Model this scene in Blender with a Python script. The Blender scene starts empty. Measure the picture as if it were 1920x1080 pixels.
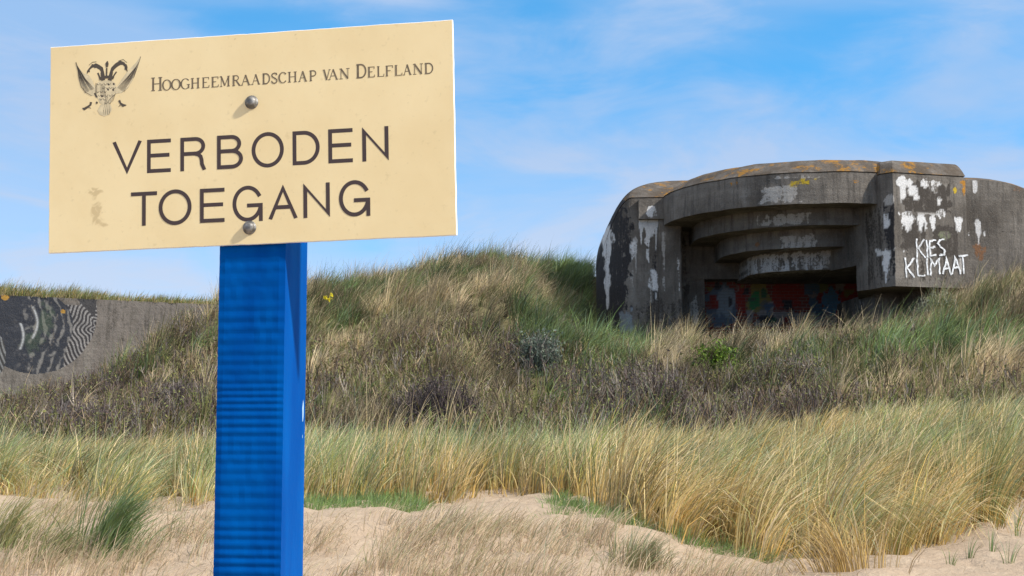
import bpy, math
import numpy as np
R = math.radians
rng = np.random.default_rng(7)
C = bpy.context.scene.collection
sc = bpy.context.scene

# ------------------------------------------------------------------ camera, sky, sun
FPX, EYE = 2667.0, 1.6
PIT = math.atan(260/FPX)
cd = bpy.data.cameras.new("camera"); cam = bpy.data.objects.new("camera", cd); C.objects.link(cam)
cd.sensor_width = 36; cd.lens = 36*FPX/1920; cd.clip_end = 6000; cd.clip_start = 0.05
cam.location = (0, 0, EYE); cam.rotation_euler = (math.pi/2+PIT, 0, 0); sc.camera = cam
SUN_EL, SUN_AZ = R(37), R(64)            # azimuth: to the right of the view's back
sdir = np.array([math.cos(SUN_EL)*math.sin(SUN_AZ), -math.cos(SUN_EL)*math.cos(SUN_AZ), math.sin(SUN_EL)])
sl = bpy.data.lights.new("sun", 'SUN'); sl.energy = 4.4; sl.angle = R(2.5); sl.color = (1, .95, .86)
so = bpy.data.objects.new("sun", sl); C.objects.link(so)
from mathutils import Vector
so.rotation_euler = Vector(sdir).to_track_quat('Z', 'Y').to_euler(); so.location = (20, -20, 40)
sc.view_settings.view_transform = 'Standard'; sc.view_settings.look = 'None'
sc.view_settings.exposure = 0.35; sc.view_settings.gamma = 1.0

w = bpy.data.worlds.new("World"); sc.world = w; w.use_nodes = True
nt = w.node_tree; nt.nodes.clear()
def N(t, typ, **kw):
    n = t.nodes.new(typ)
    for k, v in kw.items():
        if k.startswith('i_'):
            key = k[2:]
            n.inputs[int(key) if key.isdigit() else key.replace('_', ' ')].default_value = v
        else: setattr(n, k, v)
    return n
def math_(t, op, a, b=None, clamp=False):
    n = t.nodes.new('ShaderNodeMath'); n.operation = op; n.use_clamp = clamp
    for i, v in enumerate((a, b)):
        if v is None: continue
        if isinstance(v, (int, float)): n.inputs[i].default_value = v
        else: t.links.new(v, n.inputs[i])
    return n.outputs[0]
def mix_(t, fac, a, b, mode='MIX'):
    n = t.nodes.new('ShaderNodeMix'); n.data_type = 'RGBA'; n.blend_type = mode
    for s, v in ((0, fac), (6, a), (7, b)):
        if isinstance(v, (int, float)): n.inputs[s].default_value = v
        elif isinstance(v, tuple): n.inputs[s].default_value = (*v, 1) if len(v) == 3 else v
        else: t.links.new(v, n.inputs[s])
    return n.outputs[2]
def ramp_(t, v, lo, hi):
    n = t.nodes.new('ShaderNodeMapRange'); n.interpolation_type = 'SMOOTHSTEP'
    t.links.new(v, n.inputs[0]); n.inputs[1].default_value = lo; n.inputs[2].default_value = hi
    return n.outputs[0]
tc = N(nt, 'ShaderNodeTexCoord'); sep = N(nt, 'ShaderNodeSeparateXYZ'); nt.links.new(tc.outputs['Generated'], sep.inputs[0])
zz = math_(nt, 'MULTIPLY_ADD', sep.outputs[2], 1.9); zz.node.inputs[2].default_value = .16
comb = N(nt, 'ShaderNodeCombineXYZ'); nt.links.new(sep.outputs[0], comb.inputs[0]); nt.links.new(sep.outputs[1], comb.inputs[1]); nt.links.new(zz, comb.inputs[2])
nrm = N(nt, 'ShaderNodeVectorMath', operation='NORMALIZE'); nt.links.new(comb.outputs[0], nrm.inputs[0])
sky = N(nt, 'ShaderNodeTexSky', sky_type='NISHITA', sun_disc=False)
sky.sun_elevation = SUN_EL; sky.sun_rotation = math.atan2(sdir[0], sdir[1])
sky.air_density = 1.0; sky.dust_density = .4; sky.ozone_density = 2.0
nt.links.new(nrm.outputs[0], sky.inputs[0])
blue = mix_(nt, 1.0, sky.outputs[0], (.95, 2.3, 2.6), 'MULTIPLY')
mp = N(nt, 'ShaderNodeMapping'); mp.inputs['Scale'].default_value = (2.2, 2.2, 6.0); mp.inputs['Location'].default_value = (.35, 0, .3)
nt.links.new(tc.outputs['Generated'], mp.inputs[0])
nz = N(nt, 'ShaderNodeTexNoise', i_Scale=1.7, i_Detail=5.0, i_Roughness=.46, i_Distortion=.3); nt.links.new(mp.outputs[0], nz.inputs[0])
cl = ramp_(nt, nz.outputs[0], .30, .55)
nz2 = N(nt, 'ShaderNodeTexNoise', i_Scale=3.4, i_Detail=8.0, i_Roughness=.58, i_Distortion=.5); nt.links.new(mp.outputs[0], nz2.inputs[0])
cl = math_(nt, 'MULTIPLY', math_(nt, 'ADD', math_(nt, 'MULTIPLY', cl, .72), math_(nt, 'MULTIPLY', ramp_(nt, nz2.outputs[0], .40, .66), .45)), 1.0, True)
low = math_(nt, 'SUBTRACT', 1.0, ramp_(nt, sep.outputs[2], .02, .19)); low = math_(nt, 'MULTIPLY', low, .9)
up = math_(nt, 'MULTIPLY', ramp_(nt, sep.outputs[2], .32, .6), .85)  # unseen white cloud added overhead to fill and neutralise the light
cl = math_(nt, 'MAXIMUM', math_(nt, 'MAXIMUM', cl, low), up)
lowc = ramp_(nt, sep.outputs[2], .03, .24)
ccol = mix_(nt, lowc, (4.9, 5.9, 7.5), (3.3, 4.65, 6.9))
ccol2 = mix_(nt, up, ccol, (8.2, 8.3, 8.6))
col = mix_(nt, cl, blue, ccol2)
bg = N(nt, 'ShaderNodeBackground', i_Strength=.1); nt.links.new(col, bg.inputs[0])
wo = N(nt, 'ShaderNodeOutputWorld'); nt.links.new(bg.outputs[0], wo.inputs[0])

# ------------------------------------------------------------------ helpers
cp, sp = math.cos(PIT), math.sin(PIT)
def at(px, py, Y):
    """world point seen at photo pixel px,py standing at distance Y"""
    u = (px-960)/FPX; v = (540-py)/FPX
    t = Y/(cp-v*sp)
    return np.array([u*t, Y, EYE+(v*cp+sp)*t])
def XA(px, Y, py=560): return at(px, py, Y)[0]
def ZA(py, Y): return at(960, py, Y)[2]

def _hash(ix, iy, seed):
    h = (ix.astype(np.int64)*374761393 + iy.astype(np.int64)*668265263 + seed*974711) & 0x7fffffff
    h = ((h ^ (h >> 13))*1274126177) & 0x7fffffff
    return ((h ^ (h >> 16)) & 0xffff)/65535.0
def vnoise(x, y, seed=0):
    x = np.asarray(x, float); y = np.asarray(y, float)
    ix = np.floor(x); iy = np.floor(y); fx = x-ix; fy = y-iy
    fx = fx*fx*(3-2*fx); fy = fy*fy*(3-2*fy)
    ix = ix.astype(np.int64); iy = iy.astype(np.int64)
    a = _hash(ix, iy, seed); b = _hash(ix+1, iy, seed); c = _hash(ix, iy+1, seed); d = _hash(ix+1, iy+1, seed)
    return (a*(1-fx)+b*fx)*(1-fy)+(c*(1-fx)+d*fx)*fy
def fbm(x, y, seed=0, octv=4):
    s = 0; a = .5; f = 1.0
    for k in range(octv):
        s = s+a*vnoise(np.asarray(x)*f, np.asarray(y)*f, seed+k*17); a *= .5; f *= 2.03
    return s/(1-.5**octv)
def sstep(v, a, b):
    t = np.clip((v-a)/(b-a), 0, 1); return t*t*(3-2*t)

def tag(o, label=None, cat=None, group=None, kind=None):
    for k, v in (('label', label), ('category', cat), ('group', group), ('kind', kind)):
        if v: o[k] = v
    return o
def empty(name, loc, label, cat, group=None):
    o = bpy.data.objects.new(name, None); C.objects.link(o); o.location = loc; o.empty_display_size = .2
    return tag(o, label, cat, group)
def link(name, me, mat, parent=None, smooth=False):
    o = bpy.data.objects.new(name, me); C.objects.link(o)
    if mat: me.materials.append(mat)
    if smooth: me.polygons.foreach_set('use_smooth', np.ones(len(me.polygons), bool))
    if parent:
        o.parent = parent
        def wm(q): return (wm(q.parent) @ q.matrix_parent_inverse if q.parent else q.matrix_basis.__class__.Identity(4)) @ q.matrix_basis
        o.matrix_parent_inverse = wm(parent).inverted()
    return o
def quadmesh(name, V, F, col=None, attr='Col'):
    """V (n,3), F (m,4) arrays, fast"""
    me = bpy.data.meshes.new(name); V = np.asarray(V, np.float32); F = np.asarray(F, np.int32); k = F.shape[1]
    me.vertices.add(len(V)); me.vertices.foreach_set('co', V.ravel())
    me.loops.add(F.size); me.loops.foreach_set('vertex_index', F.ravel())
    me.polygons.add(len(F)); me.polygons.foreach_set('loop_start', np.arange(0, F.size, k, dtype=np.int32))
    me.polygons.foreach_set('loop_total', np.full(len(F), k, np.int32))
    me.update(calc_edges=True)
    if col is not None:
        a = me.attributes.new(attr, 'FLOAT_COLOR', 'POINT')
        c = np.ones((len(V), 4), np.float32); c[:, :col.shape[1]] = col; a.data.foreach_set('color', c.ravel())
    return me
def pymesh(name, V, F):
    me = bpy.data.meshes.new(name); me.from_pydata([tuple(map(float, v)) for v in V], [], F); me.update(); return me
def newmat(name):
    m = bpy.data.materials.new(name); m.use_nodes = True; t = m.node_tree
    return m, t, t.nodes['Principled BSDF']
def simple(name, col, rough=.6, metal=0, var=.0, scale=20, bump=0.0):
    m, t, b = newmat(name); b.inputs['Roughness'].default_value = rough; b.inputs['Metallic'].default_value = metal
    b.inputs['Base Color'].default_value = (*col, 1)
    if var or bump:
        o = N(t, 'ShaderNodeTexCoord'); n = N(t, 'ShaderNodeTexNoise', i_Scale=scale, i_Detail=6.0); t.links.new(o.outputs['Object'], n.inputs[0])
        if var:
            lo = tuple(c*(1-var) for c in col); hi = tuple(min(1, c*(1+var)) for c in col)
            t.links.new(mix_(t, ramp_(t, n.outputs[0], .3, .7), lo, hi), b.inputs['Base Color'])
        if bump:
            bn = N(t, 'ShaderNodeBump', i_Strength=bump, i_Distance=.002); t.links.new(n.outputs[0], bn.inputs['Height']); t.links.new(bn.outputs[0], b.inputs['Normal'])
    return m

# ------------------------------------------------------------------ materials
def leafmat(name, transl=.3, rough=.55):
    m, t, b = newmat(name)
    a = N(t, 'ShaderNodeAttribute', attribute_name='Col')
    t.links.new(a.outputs['Color'], b.inputs['Base Color']); b.inputs['Roughness'].default_value = rough
    b.inputs['Specular IOR Level'].default_value = .25
    tr = N(t, 'ShaderNodeBsdfTranslucent'); t.links.new(a.outputs['Color'], tr.inputs[0])
    mx = N(t, 'ShaderNodeMixShader', i_0=transl); t.links.new(b.outputs[0], mx.inputs[1]); t.links.new(tr.outputs[0], mx.inputs[2])
    t.links.new(mx.outputs[0], t.nodes['Material Output'].inputs[0])
    return m
M_grass = leafmat('grass_blades', .22)
M_twig = leafmat('twigs', .05, .8)

def concrete(name):
    m, t, b = newmat(name)
    tc = N(t, 'ShaderNodeTexCoord'); pos = tc.outputs['Object']
    def noise(scale, sx=1, sz=1, det=6, ro=.6):
        mp = N(t, 'ShaderNodeMapping'); mp.inputs['Scale'].default_value = (sx, sx, sz); t.links.new(pos, mp.inputs[0])
        n = N(t, 'ShaderNodeTexNoise', i_Scale=scale, i_Detail=float(det), i_Roughness=ro); t.links.new(mp.outputs[0], n.inputs[0]); return n.outputs[0]
    n1 = noise(.7); n2 = noise(4.0, 1.4, .16, 5, .7); n3 = noise(14, 1, 1, 6, .75); n4 = noise(1.6, 1, .45); n5 = noise(40, 1, 1, 3, .6)
    boards = noise(3.0, .05, 2.2, 2, .5)
    c = mix_(t, ramp_(t, n1, .32, .68), (.098, .083, .070), (.205, .180, .156))
    c = mix_(t, math_(t, 'MULTIPLY', ramp_(t, n2, .46, .70), .72), c, (.050, .044, .040))
    c = mix_(t, math_(t, 'MULTIPLY', ramp_(t, n4, .55, .75), .45), c, (.33, .305, .275))
    c = mix_(t, math_(t, 'MULTIPLY', ramp_(t, boards, .45, .6), .22), c, (.10, .088, .078))
    c = mix_(t, math_(t, 'MULTIPLY', ramp_(t, n3, .50, .70), .5), c, (.07, .062, .056))
    c = mix_(t, math_(t, 'MULTIPLY', ramp_(t, n5, .56, .7), .35), c, (.36, .33, .30))
    # lichen and moss on what faces up
    g = N(t, 'ShaderNodeNewGeometry'); sp_ = N(t, 'ShaderNodeSeparateXYZ'); t.links.new(g.outputs['True Normal'], sp_.inputs[0])
    upm = ramp_(t, sp_.outputs[2], .25, .5)
    l1 = noise(1.3, 1, 1, 8, .72); l2 = noise(2.1, 1, 1, 8, .75)
    c = mix_(t, math_(t, 'MULTIPLY', upm, math_(t, 'MULTIPLY', ramp_(t, l1, .35, .6), .8)), c, (.075, .055, .038))
    c = mix_(t, math_(t, 'MULTIPLY', upm, math_(t, 'MULTIPLY', ramp_(t, l2, .525, .62), .8)), c, (.33, .155, .015))
    # paint, whitewash, tar and lichen patches with shapes of their own
    a = N(t, 'ShaderNodeAttribute', attribute_name='paint')
    brk = math_(t, 'ADD', math_(t, 'MULTIPLY', math_(t, 'SUBTRACT', n3, .5), 1.9), math_(t, 'MULTIPLY', math_(t, 'SUBTRACT', noise(3.2, 2.2, .35, 4, .6), .5), 2.0))
    pa = ramp_(t, math_(t, 'ADD', a.outputs['Alpha'], brk), .44, .74)
    pa = math_(t, 'MULTIPLY', pa, ramp_(t, a.outputs['Alpha'], .02, .25))
    pc = mix_(t, math_(t, 'MULTIPLY', ramp_(t, n5, .4, .7), .4), mix_(t, math_(t, 'MULTIPLY', ramp_(t, n3, .5, .75), .5), a.outputs['Color'], (.4, .37, .34), 'MULTIPLY'), (.1, .09, .085))
    c = mix_(t, pa, c, pc)
    t.links.new(c, b.inputs['Base Color']); b.inputs['Roughness'].default_value = .92; b.inputs['Specular IOR Level'].default_value = .2
    bp = N(t, 'ShaderNodeBump', i_Strength=.7, i_Distance=.035); hh = math_(t, 'ADD', math_(t, 'ADD', n3, math_(t, 'MULTIPLY', n5, .5)), math_(t, 'MULTIPLY', boards, .5))
    t.links.new(hh, bp.inputs['Height']); t.links.new(bp.outputs[0], b.inputs['Normal'])
    return m
M_conc = concrete('weathered_concrete')

# ------------------------------------------------------------------ terrain
# control rows: distance Y -> list of (column, height line) of bare ground
ROWS = {
 9.0:  [(-400,1170),(0,1165),(500,1165),(1000,1165),(1400,1165),(1700,1160),(2300,1150)],
 10.6: [(-400,1092),(0,1092),(400,1092),(800,1092),(1100,1092),(1400,1100),(1700,1090),(1920,1078),(2300,1070)],
 11.6: [(-400,1010),(0,1015),(300,1012),(700,1015),(1000,1022),(1200,1028),(1350,1068),(1500,1068),(1700,1052),(1920,1038),(2300,1020)],
 12.3: [(-400,958),(0,962),(300,962),(600,962),(850,974),(1050,988),(1200,992),(1300,1030),(1400,1048),(1600,1040),(1800,1018),(1920,1004),(2300,980)],
 13.2: [(-400,955),(0,956),(300,956),(600,956),(900,970),(1050,962),(1200,990),(1400,1030),(1600,1020),(1800,990),(1920,972),(2300,950)],
 14.5: [(-400,938),(0,940),(300,942),(600,938),(900,936),(1050,928),(1200,960),(1400,995),(1600,990),(1800,962),(1920,940),(2300,920)],
 17.0: [(-400,900),(0,905),(600,905),(1000,898),(1300,915),(1600,905),(1920,865),(2300,840)],
 20.0: [(-400,875),(0,878),(600,875),(1000,870),(1300,868),(1600,838),(1920,812),(2300,790)],
 25.0: [(-400,855),(0,850),(300,845),(600,842),(1000,838),(1200,832),(1400,812),(1600,785),(1920,768),(2300,745)],
 30.0: [(-400,812),(0,808),(200,795),(400,765),(600,742),(1000,745),(1300,738),(1600,705),(1920,672),(2300,640)],
 34.0: [(-400,800),(0,792),(200,755),(320,690),(420,655),(600,655),(800,645),(1000,655),(1150,690),(1300,690),(1600,655),(1920,610),(2300,570)],
 38.0: [(-400,800),(0,790),(200,742),(320,655),(410,592),(600,592),(800,572),(960,573),(1010,605),(1060,655),(1150,678),(1300,684),(1500,682),(1700,650),(1920,560),(2300,510)],
 41.0: [(-400,800),(0,790),(200,755),(330,668),(410,585),(600,566),(800,548),(940,534),(1000,580),(1050,650),(1110,672),(1300,664),(1500,668),(1640,652),(1740,604),(1800,578),(1920,530),(2300,480)],
 45.0: [(-400,640),(0,640),(300,620),(410,580),(600,568),(800,552),(940,522),(1000,560),(1050,640),(1100,662),(1250,650),(1500,640),(1700,610),(1920,530),(2300,470)],
 50.0: [(-400,590),(0,590),(300,580),(600,560),(960,505),(1020,530),(1070,600),(1120,650),(1200,650),(1600,600),(1920,560),(2300,470)],
 56.0: [(-400,575),(0,572),(300,575),(600,575),(960,520),(1050,500),(1120,520),(1300,600),(1600,590),(1920,560),(2300,480)],
 75.0: [(-400,660),(600,660),(1200,660),(1800,660),(2300,600)],
}
cpts = []
for Y, row in ROWS.items():
    for px, py in row: cpts.append((px/520., math.log(Y)*4.2, py))
cpts = np.array(cpts)
def _U(r2): return np.where(r2 > 1e-12, r2*np.log(r2+1e-12)*.5, 0)
_n = len(cpts); _d = cpts[:, None, :2]-cpts[None, :, :2]
_A = np.zeros((_n+3, _n+3)); _A[:_n, :_n] = _U((_d**2).sum(-1))+np.eye(_n)*.002
_A[:_n, _n] = 1; _A[:_n, _n+1:] = cpts[:, :2]; _A[_n, :_n] = 1; _A[_n+1:, :_n] = cpts[:, :2].T
_wt = np.linalg.solve(_A, np.r_[cpts[:, 2], 0, 0, 0])
def ground(x, y):
    x = np.asarray(x, float).ravel(); y = np.asarray(y, float).ravel(); out = np.zeros(len(x))
    for s in range(0, len(x), 40000):
        xx, yy = x[s:s+40000], y[s:s+40000]
        Y = np.clip(yy, 9., 75.)
        px = np.clip(960+FPX*xx/np.maximum(Y, 1)*.98, -400, 2300)
        q = np.stack([px/520., np.log(Y)*4.2], -1)
        r2 = ((q[:, None, :]-cpts[None, :, :2])**2).sum(-1)
        py = _U(r2)@_wt[:_n]+_wt[_n]+q@_wt[_n+1:]
        v = (540-py)/FPX; t = Y/(cp-v*sp); z = EYE+(v*cp+sp)*t
        z = np.where(yy < 9, z*sstep(yy, 0, 9), z)
        z = np.where(yy > 75, z+(0.5-z)*sstep(yy, 75, 140), z)
        z = z+(fbm(xx*.55, yy*.55, 3, 4)-.5)*.22*sstep(yy, 10, 16)+(fbm(xx*2.2, yy*2.2, 9, 3)-.5)*.11+(np.abs(fbm(xx*2.6, yy*2.6, 13, 3)-.5)-.1)*.24*sstep(yy, 9, 10)*(1-sstep(yy, 14, 17))
        out[s:s+40000] = z
    return out
def project(P):
    x, y, z = P[:, 0], P[:, 1], P[:, 2]-EYE
    d = y*cp+z*sp; v = -y*sp+z*cp
    return 960+FPX*x/d, 540-FPX*v/d
def axis(core0, core1, step, far):
    a = np.arange(core0, core1+1e-6, step); g = []; s = step; v = core1
    while v < far: s *= 1.25; v += s; g.append(v)
    h = []; s = step; v = core0
    while v > -far: s *= 1.25; v -= s; h.append(v)
    return np.r_[h[::-1], a, g]
gx = axis(-17, 19, .13, 2500); gy = axis(8, 52, .13, 2500)
GX, GY = np.meshgrid(gx, gy); gz = ground(GX, GY); GV = np.stack([GX.ravel(), GY.ravel(), gz], -1)
ni, nj = len(gy), len(gx); ii = (np.arange(ni-1)[:, None]*nj+np.arange(nj-1)[None]).ravel()
GF = np.stack([ii, ii+1, ii+nj+1, ii+nj], -1)
# sand where the beach is bare, dark litter under the vegetation
def vegmask(x, y):
    """0 on open sand, 1 where plants have made soil"""
    px = 960+FPX*x/np.maximum(y, .5)
    edge = 16.2+np.where(px > 1100, -2.6*sstep(px, 1000, 1350)+2.4*sstep(px, 1650, 1850), 0)
    return sstep(y+(fbm(x*.8, y*.8, 21, 4)-.5)*3.5, edge, edge+2.2)
vm = vegmask(GV[:, 0], GV[:, 1])
gcol = np.zeros((len(GV), 3)); nn = fbm(GV[:, 0]*.7, GV[:, 1]*.7, 31, 4)[:, None]
sand = np.array([.445, .345, .25]); soil = np.array([.135, .105, .065])*(1-nn)+np.array([.17, .15, .07])*nn
gcol[:] = sand*(1-vm[:, None])+soil*vm[:, None]
M_gr, t, b = newmat('sand_and_soil')
a = N(t, 'ShaderNodeAttribute', attribute_name='Col'); tcn = N(t, 'ShaderNodeTexCoord')
n1 = N(t, 'ShaderNodeTexNoise', i_Scale=2.2, i_Detail=8.0, i_Roughness=.6); n2 = N(t, 'ShaderNodeTexNoise', i_Scale=60.0, i_Detail=4.0, i_Roughness=.7)
mpg = N(t, 'ShaderNodeMapping'); mpg.inputs['Scale'].default_value = (1, 2.2, 1); t.links.new(tcn.outputs['Object'], mpg.inputs[0])
t.links.new(mpg.outputs[0], n1.inputs[0]); t.links.new(tcn.outputs['Object'], n2.inputs[0])
c = mix_(t, ramp_(t, n1.outputs[0], .35, .7), mix_(t, .8, a.outputs['Color'], (.9, .86, .84), 'MULTIPLY'), a.outputs['Color'])
c = mix_(t, math_(t, 'MULTIPLY', ramp_(t, n2.outputs[0], .55, .75), .35), c, (.2, .15, .11))
t.links.new(c, b.inputs['Base Color']); b.inputs['Roughness'].default_value = .95; b.inputs['Specular IOR Level'].default_value = .1
wv = N(t, 'ShaderNodeTexWave', i_Scale=4.0, i_Distortion=14.0, i_Detail=3.0); wv.inputs['Detail Scale'].default_value = .6; wm = N(t, 'ShaderNodeMapping'); wm.inputs['Rotation'].default_value = (0, 0, R(28)); t.links.new(tcn.outputs['Object'], wm.inputs[0]); t.links.new(wm.outputs[0], wv.inputs[0])
n4 = N(t, 'ShaderNodeTexNoise', i_Scale=9.0, i_Detail=5.0, i_Roughness=.65); t.links.new(tcn.outputs['Object'], n4.inputs[0])
bp = N(t, 'ShaderNodeBump', i_Strength=.55, i_Distance=.06); hh = math_(t, 'ADD', math_(t, 'ADD', math_(t, 'MULTIPLY', n1.outputs[0], 1.2), math_(t, 'MULTIPLY', n4.outputs[0], .9)), math_(t, 'ADD', math_(t, 'MULTIPLY', math_(t, 'MULTIPLY', wv.outputs[1], ramp_(t, n1.outputs[0], .42, .62)), .07), math_(t, 'MULTIPLY', n2.outputs[0], .18)))
t.links.new(hh, bp.inputs['Height']); t.links.new(bp.outputs[0], b.inputs['Normal'])
tag(link('dune_ground', quadmesh('dune_ground', GV, GF, gcol), M_gr, None, True), kind='structure')

# ------------------------------------------------------------------ sign on its post
SA = np.array([[0.98713, 0.158296, -0.022726], [-0.158254, 0.987392, 0.003656], [0.023018, -0.000012, 0.999735]])
SC = np.array([-0.31385, 1.66157, 1.94039]); SW, SH, ST = .5, .2527, .0045
def s2w(L): return np.asarray(L)@SA.T+SC
yaw = 0.158965
PA = np.array([[math.cos(yaw), math.sin(yaw), 0], [-math.sin(yaw), math.cos(yaw), 0], [0, 0, 1]])
def p2w(L): return np.asarray(L)@PA.T+SC
sx, sy = p2w([[.0065, .05, 0]])[0][:2]
sign = empty('prohibition_sign', (sx, sy, float(ground([sx], [sy])[0])), 'cream rectangular sign reading VERBODEN TOEGANG bolted to a square blue post', 'sign')
M_board, t, b = newmat('cream_enamel')
tcn = N(t, 'ShaderNodeTexCoord'); nb = N(t, 'ShaderNodeTexNoise', i_Scale=9.0, i_Detail=6.0, i_Roughness=.6); t.links.new(tcn.outputs['Object'], nb.inputs[0])
nb2 = N(t, 'ShaderNodeTexNoise', i_Scale=160.0, i_Detail=3.0); t.links.new(tcn.outputs['Object'], nb2.inputs[0])
c = mix_(t, ramp_(t, nb.outputs[0], .3, .7), (.78, .60, .32), (.84, .665, .375))
c = mix_(t, math_(t, 'MULTIPLY', ramp_(t, nb2.outputs[0], .60, .78), .25), c, (.5, .37, .18))
asx = N(t, 'ShaderNodeAttribute', attribute_name='stain')
nb3 = N(t, 'ShaderNodeTexNoise', i_Scale=85.0, i_Detail=4.0, i_Distortion=1.2); t.links.new(tcn.outputs['Object'], nb3.inputs[0])
c = mix_(t, math_(t, 'MULTIPLY', ramp_(t, math_(t, 'MULTIPLY', asx.outputs['Fac'], nb3.outputs[0]), .28, .50), .55), c, (.45, .32, .15))
t.links.new(c, b.inputs['Base Color']); b.inputs['Roughness'].default_value = .42
bpn = N(t, 'ShaderNodeBump', i_Strength=.08, i_Distance=.001); t.links.new(nb.outputs[0], bpn.inputs['Height']); t.links.new(bpn.outputs[0], b.inputs['Normal'])
M_edge = simple('white_board_edge', (.82, .80, .76), .5, 0, .08, 60)
M_blue = None
# board: rounded slab, front face gridded so that the stain has somewhere to sit
def board():
    nx, nz = 100, 50; us = np.linspace(-SW/2, SW/2, nx+1); vs = np.linspace(-SH/2, SH/2, nz+1)
    U, Vv = np.meshgrid(us, vs); e = .0006
    # slightly worn outline
    du = np.where(np.abs(U) > SW/2-1e-6, (fbm(Vv*90, U*0, 5, 3)-.5)*.0008, 0); dv = np.where(np.abs(Vv) > SH/2-1e-6, (fbm(U*90, Vv*0, 6, 3)-.5)*.0008, 0)
    F3 = np.stack([(U+du).ravel(), np.zeros(U.size), (Vv+dv).ravel()], -1)
    k = nx+1; ids = (np.arange(nz)[:, None]*k+np.arange(nx)[None]).ravel()
    F = [tuple(q) for q in np.stack([ids, ids+1, ids+k+1, ids+k], -1)]
    per = list(range(0, k))+[k*j+nx for j in range(1, nz+1)]+[k*nz+i for i in range(nx-1, -1, -1)]+[k*j for j in range(nz-1, 0, -1)]
    V = list(F3); n0 = len(V); nfront = len(F)
    for i in per: V.append(F3[i]*np.array([1+e/SW*2, 1, 1+e/SH*2])+np.array([0, e, 0]))
    for i in per: V.append(F3[i]*np.array([1+e/SW*2, 1, 1+e/SH*2])+np.array([0, ST, 0]))
    L = len(per)
    for i in range(L):
        j = (i+1) % L
        F.append((per[j], per[i], n0+i, n0+j)); F.append((n0+j, n0+i, n0+L+i, n0+L+j))
    F.append(tuple(n0+L+i for i in range(L)))
    me = pymesh('board', s2w(V), F)
    uu = np.array([v[0] for v in V]); vv = np.array([v[2] for v in V])
    st = np.exp(-(((uu+.193)/.016)**2+((vv+.054)/.006)**2))+1.1*np.exp(-(((uu+.189)/.011)**2+((vv+.078)/.017)**2))+.9*np.exp(-(((uu+.181)/.016)**2+((vv+.095)/.005)**2))
    for _ in range(9):
        cx_, cv_ = rng.uniform(-.24, .24), rng.choice([-.123, .121]); st += .9*np.exp(-(((uu-cx_)/.004)**2+((vv-cv_)/.003)**2))
    at_ = me.attributes.new('stain', 'FLOAT', 'POINT'); at_.data.foreach_set('value', st.astype(np.float32))
    o = link('board', me, M_board, sign); me.materials.append(M_edge)
    mi = np.ones(len(F), np.int32); mi[:nfront] = 0; me.polygons.foreach_set('material_index', mi)
    return o
brd = board()
# ---- ink: flat strokes printed on the board
class Ink:
    def __init__(s): s.V = []; s.F = []; s.k = 0
    def poly(s, pts):
        n = len(s.V); off = -.00012-.00003*(s.k % 9); s.k += 1
        for u, v in pts: s.V.append((u, off, v))
        s.F.append(tuple(range(n, n+len(pts))))
    def stroke(s, pts, w, closed=False, clamp=None, cap=True, taper=None):
        P = np.array(pts, float); n = len(P)
        wd = np.full(n, w/2) if taper is None else np.interp(np.linspace(0, 1, n), np.linspace(0, 1, len(taper)), taper)/2
        if cap and not closed:
            d0 = P[0]-P[1]; d1 = P[-1]-P[-2]; P[0] += d0/np.linalg.norm(d0)*w/2; P[-1] += d1/np.linalg.norm(d1)*w/2
        Lf, Rt = [], []
        for i in range(n):
            a = P[i]-P[i-1] if (i > 0 or closed) else P[1]-P[0]; c_ = P[(i+1) % n]-P[i] if (i < n-1 or closed) else a
            if not (i > 0 or closed): a = c_
            a = a/np.linalg.norm(a); c_ = c_/np.linalg.norm(c_)
            na = np.array([-a[1], a[0]]); nb_ = np.array([-c_[1], c_[0]]); m = na+nb_; m /= max(np.linalg.norm(m), 1e-6)
            l = wd[i]/max(m@na, .3); Lf.append(P[i]+m*l); Rt.append(P[i]-m*l)
        if clamp: Lf = [np.array([q[0], min(max(q[1], clamp[0]), clamp[1])]) for q in Lf]; Rt = [np.array([q[0], min(max(q[1], clamp[0]), clamp[1])]) for q in Rt]
        off = -.00012-.00003*(s.k % 9); s.k += 1; b0 = len(s.V)
        for l, r in zip(Lf, Rt): s.V.append((l[0], off, l[1])); s.V.append((r[0], off, r[1]))
        m = n if closed else n-1
        for i in range(m):
            j = (i+1) % n; s.F.append((b0+2*i, b0+2*i+1, b0+2*j+1, b0+2*j))
    def obj(s, name, mat, parent, fn): return link(name, pymesh(name, fn(np.array(s.V)), s.F), mat, parent)
def arc(cx, cy, rx, ry, a0, a1, n=20): return [(cx+rx*math.cos(R(a0+(a1-a0)*i/n)), cy+ry*math.sin(R(a0+(a1-a0)*i/n))) for i in range(n+1)]
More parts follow.
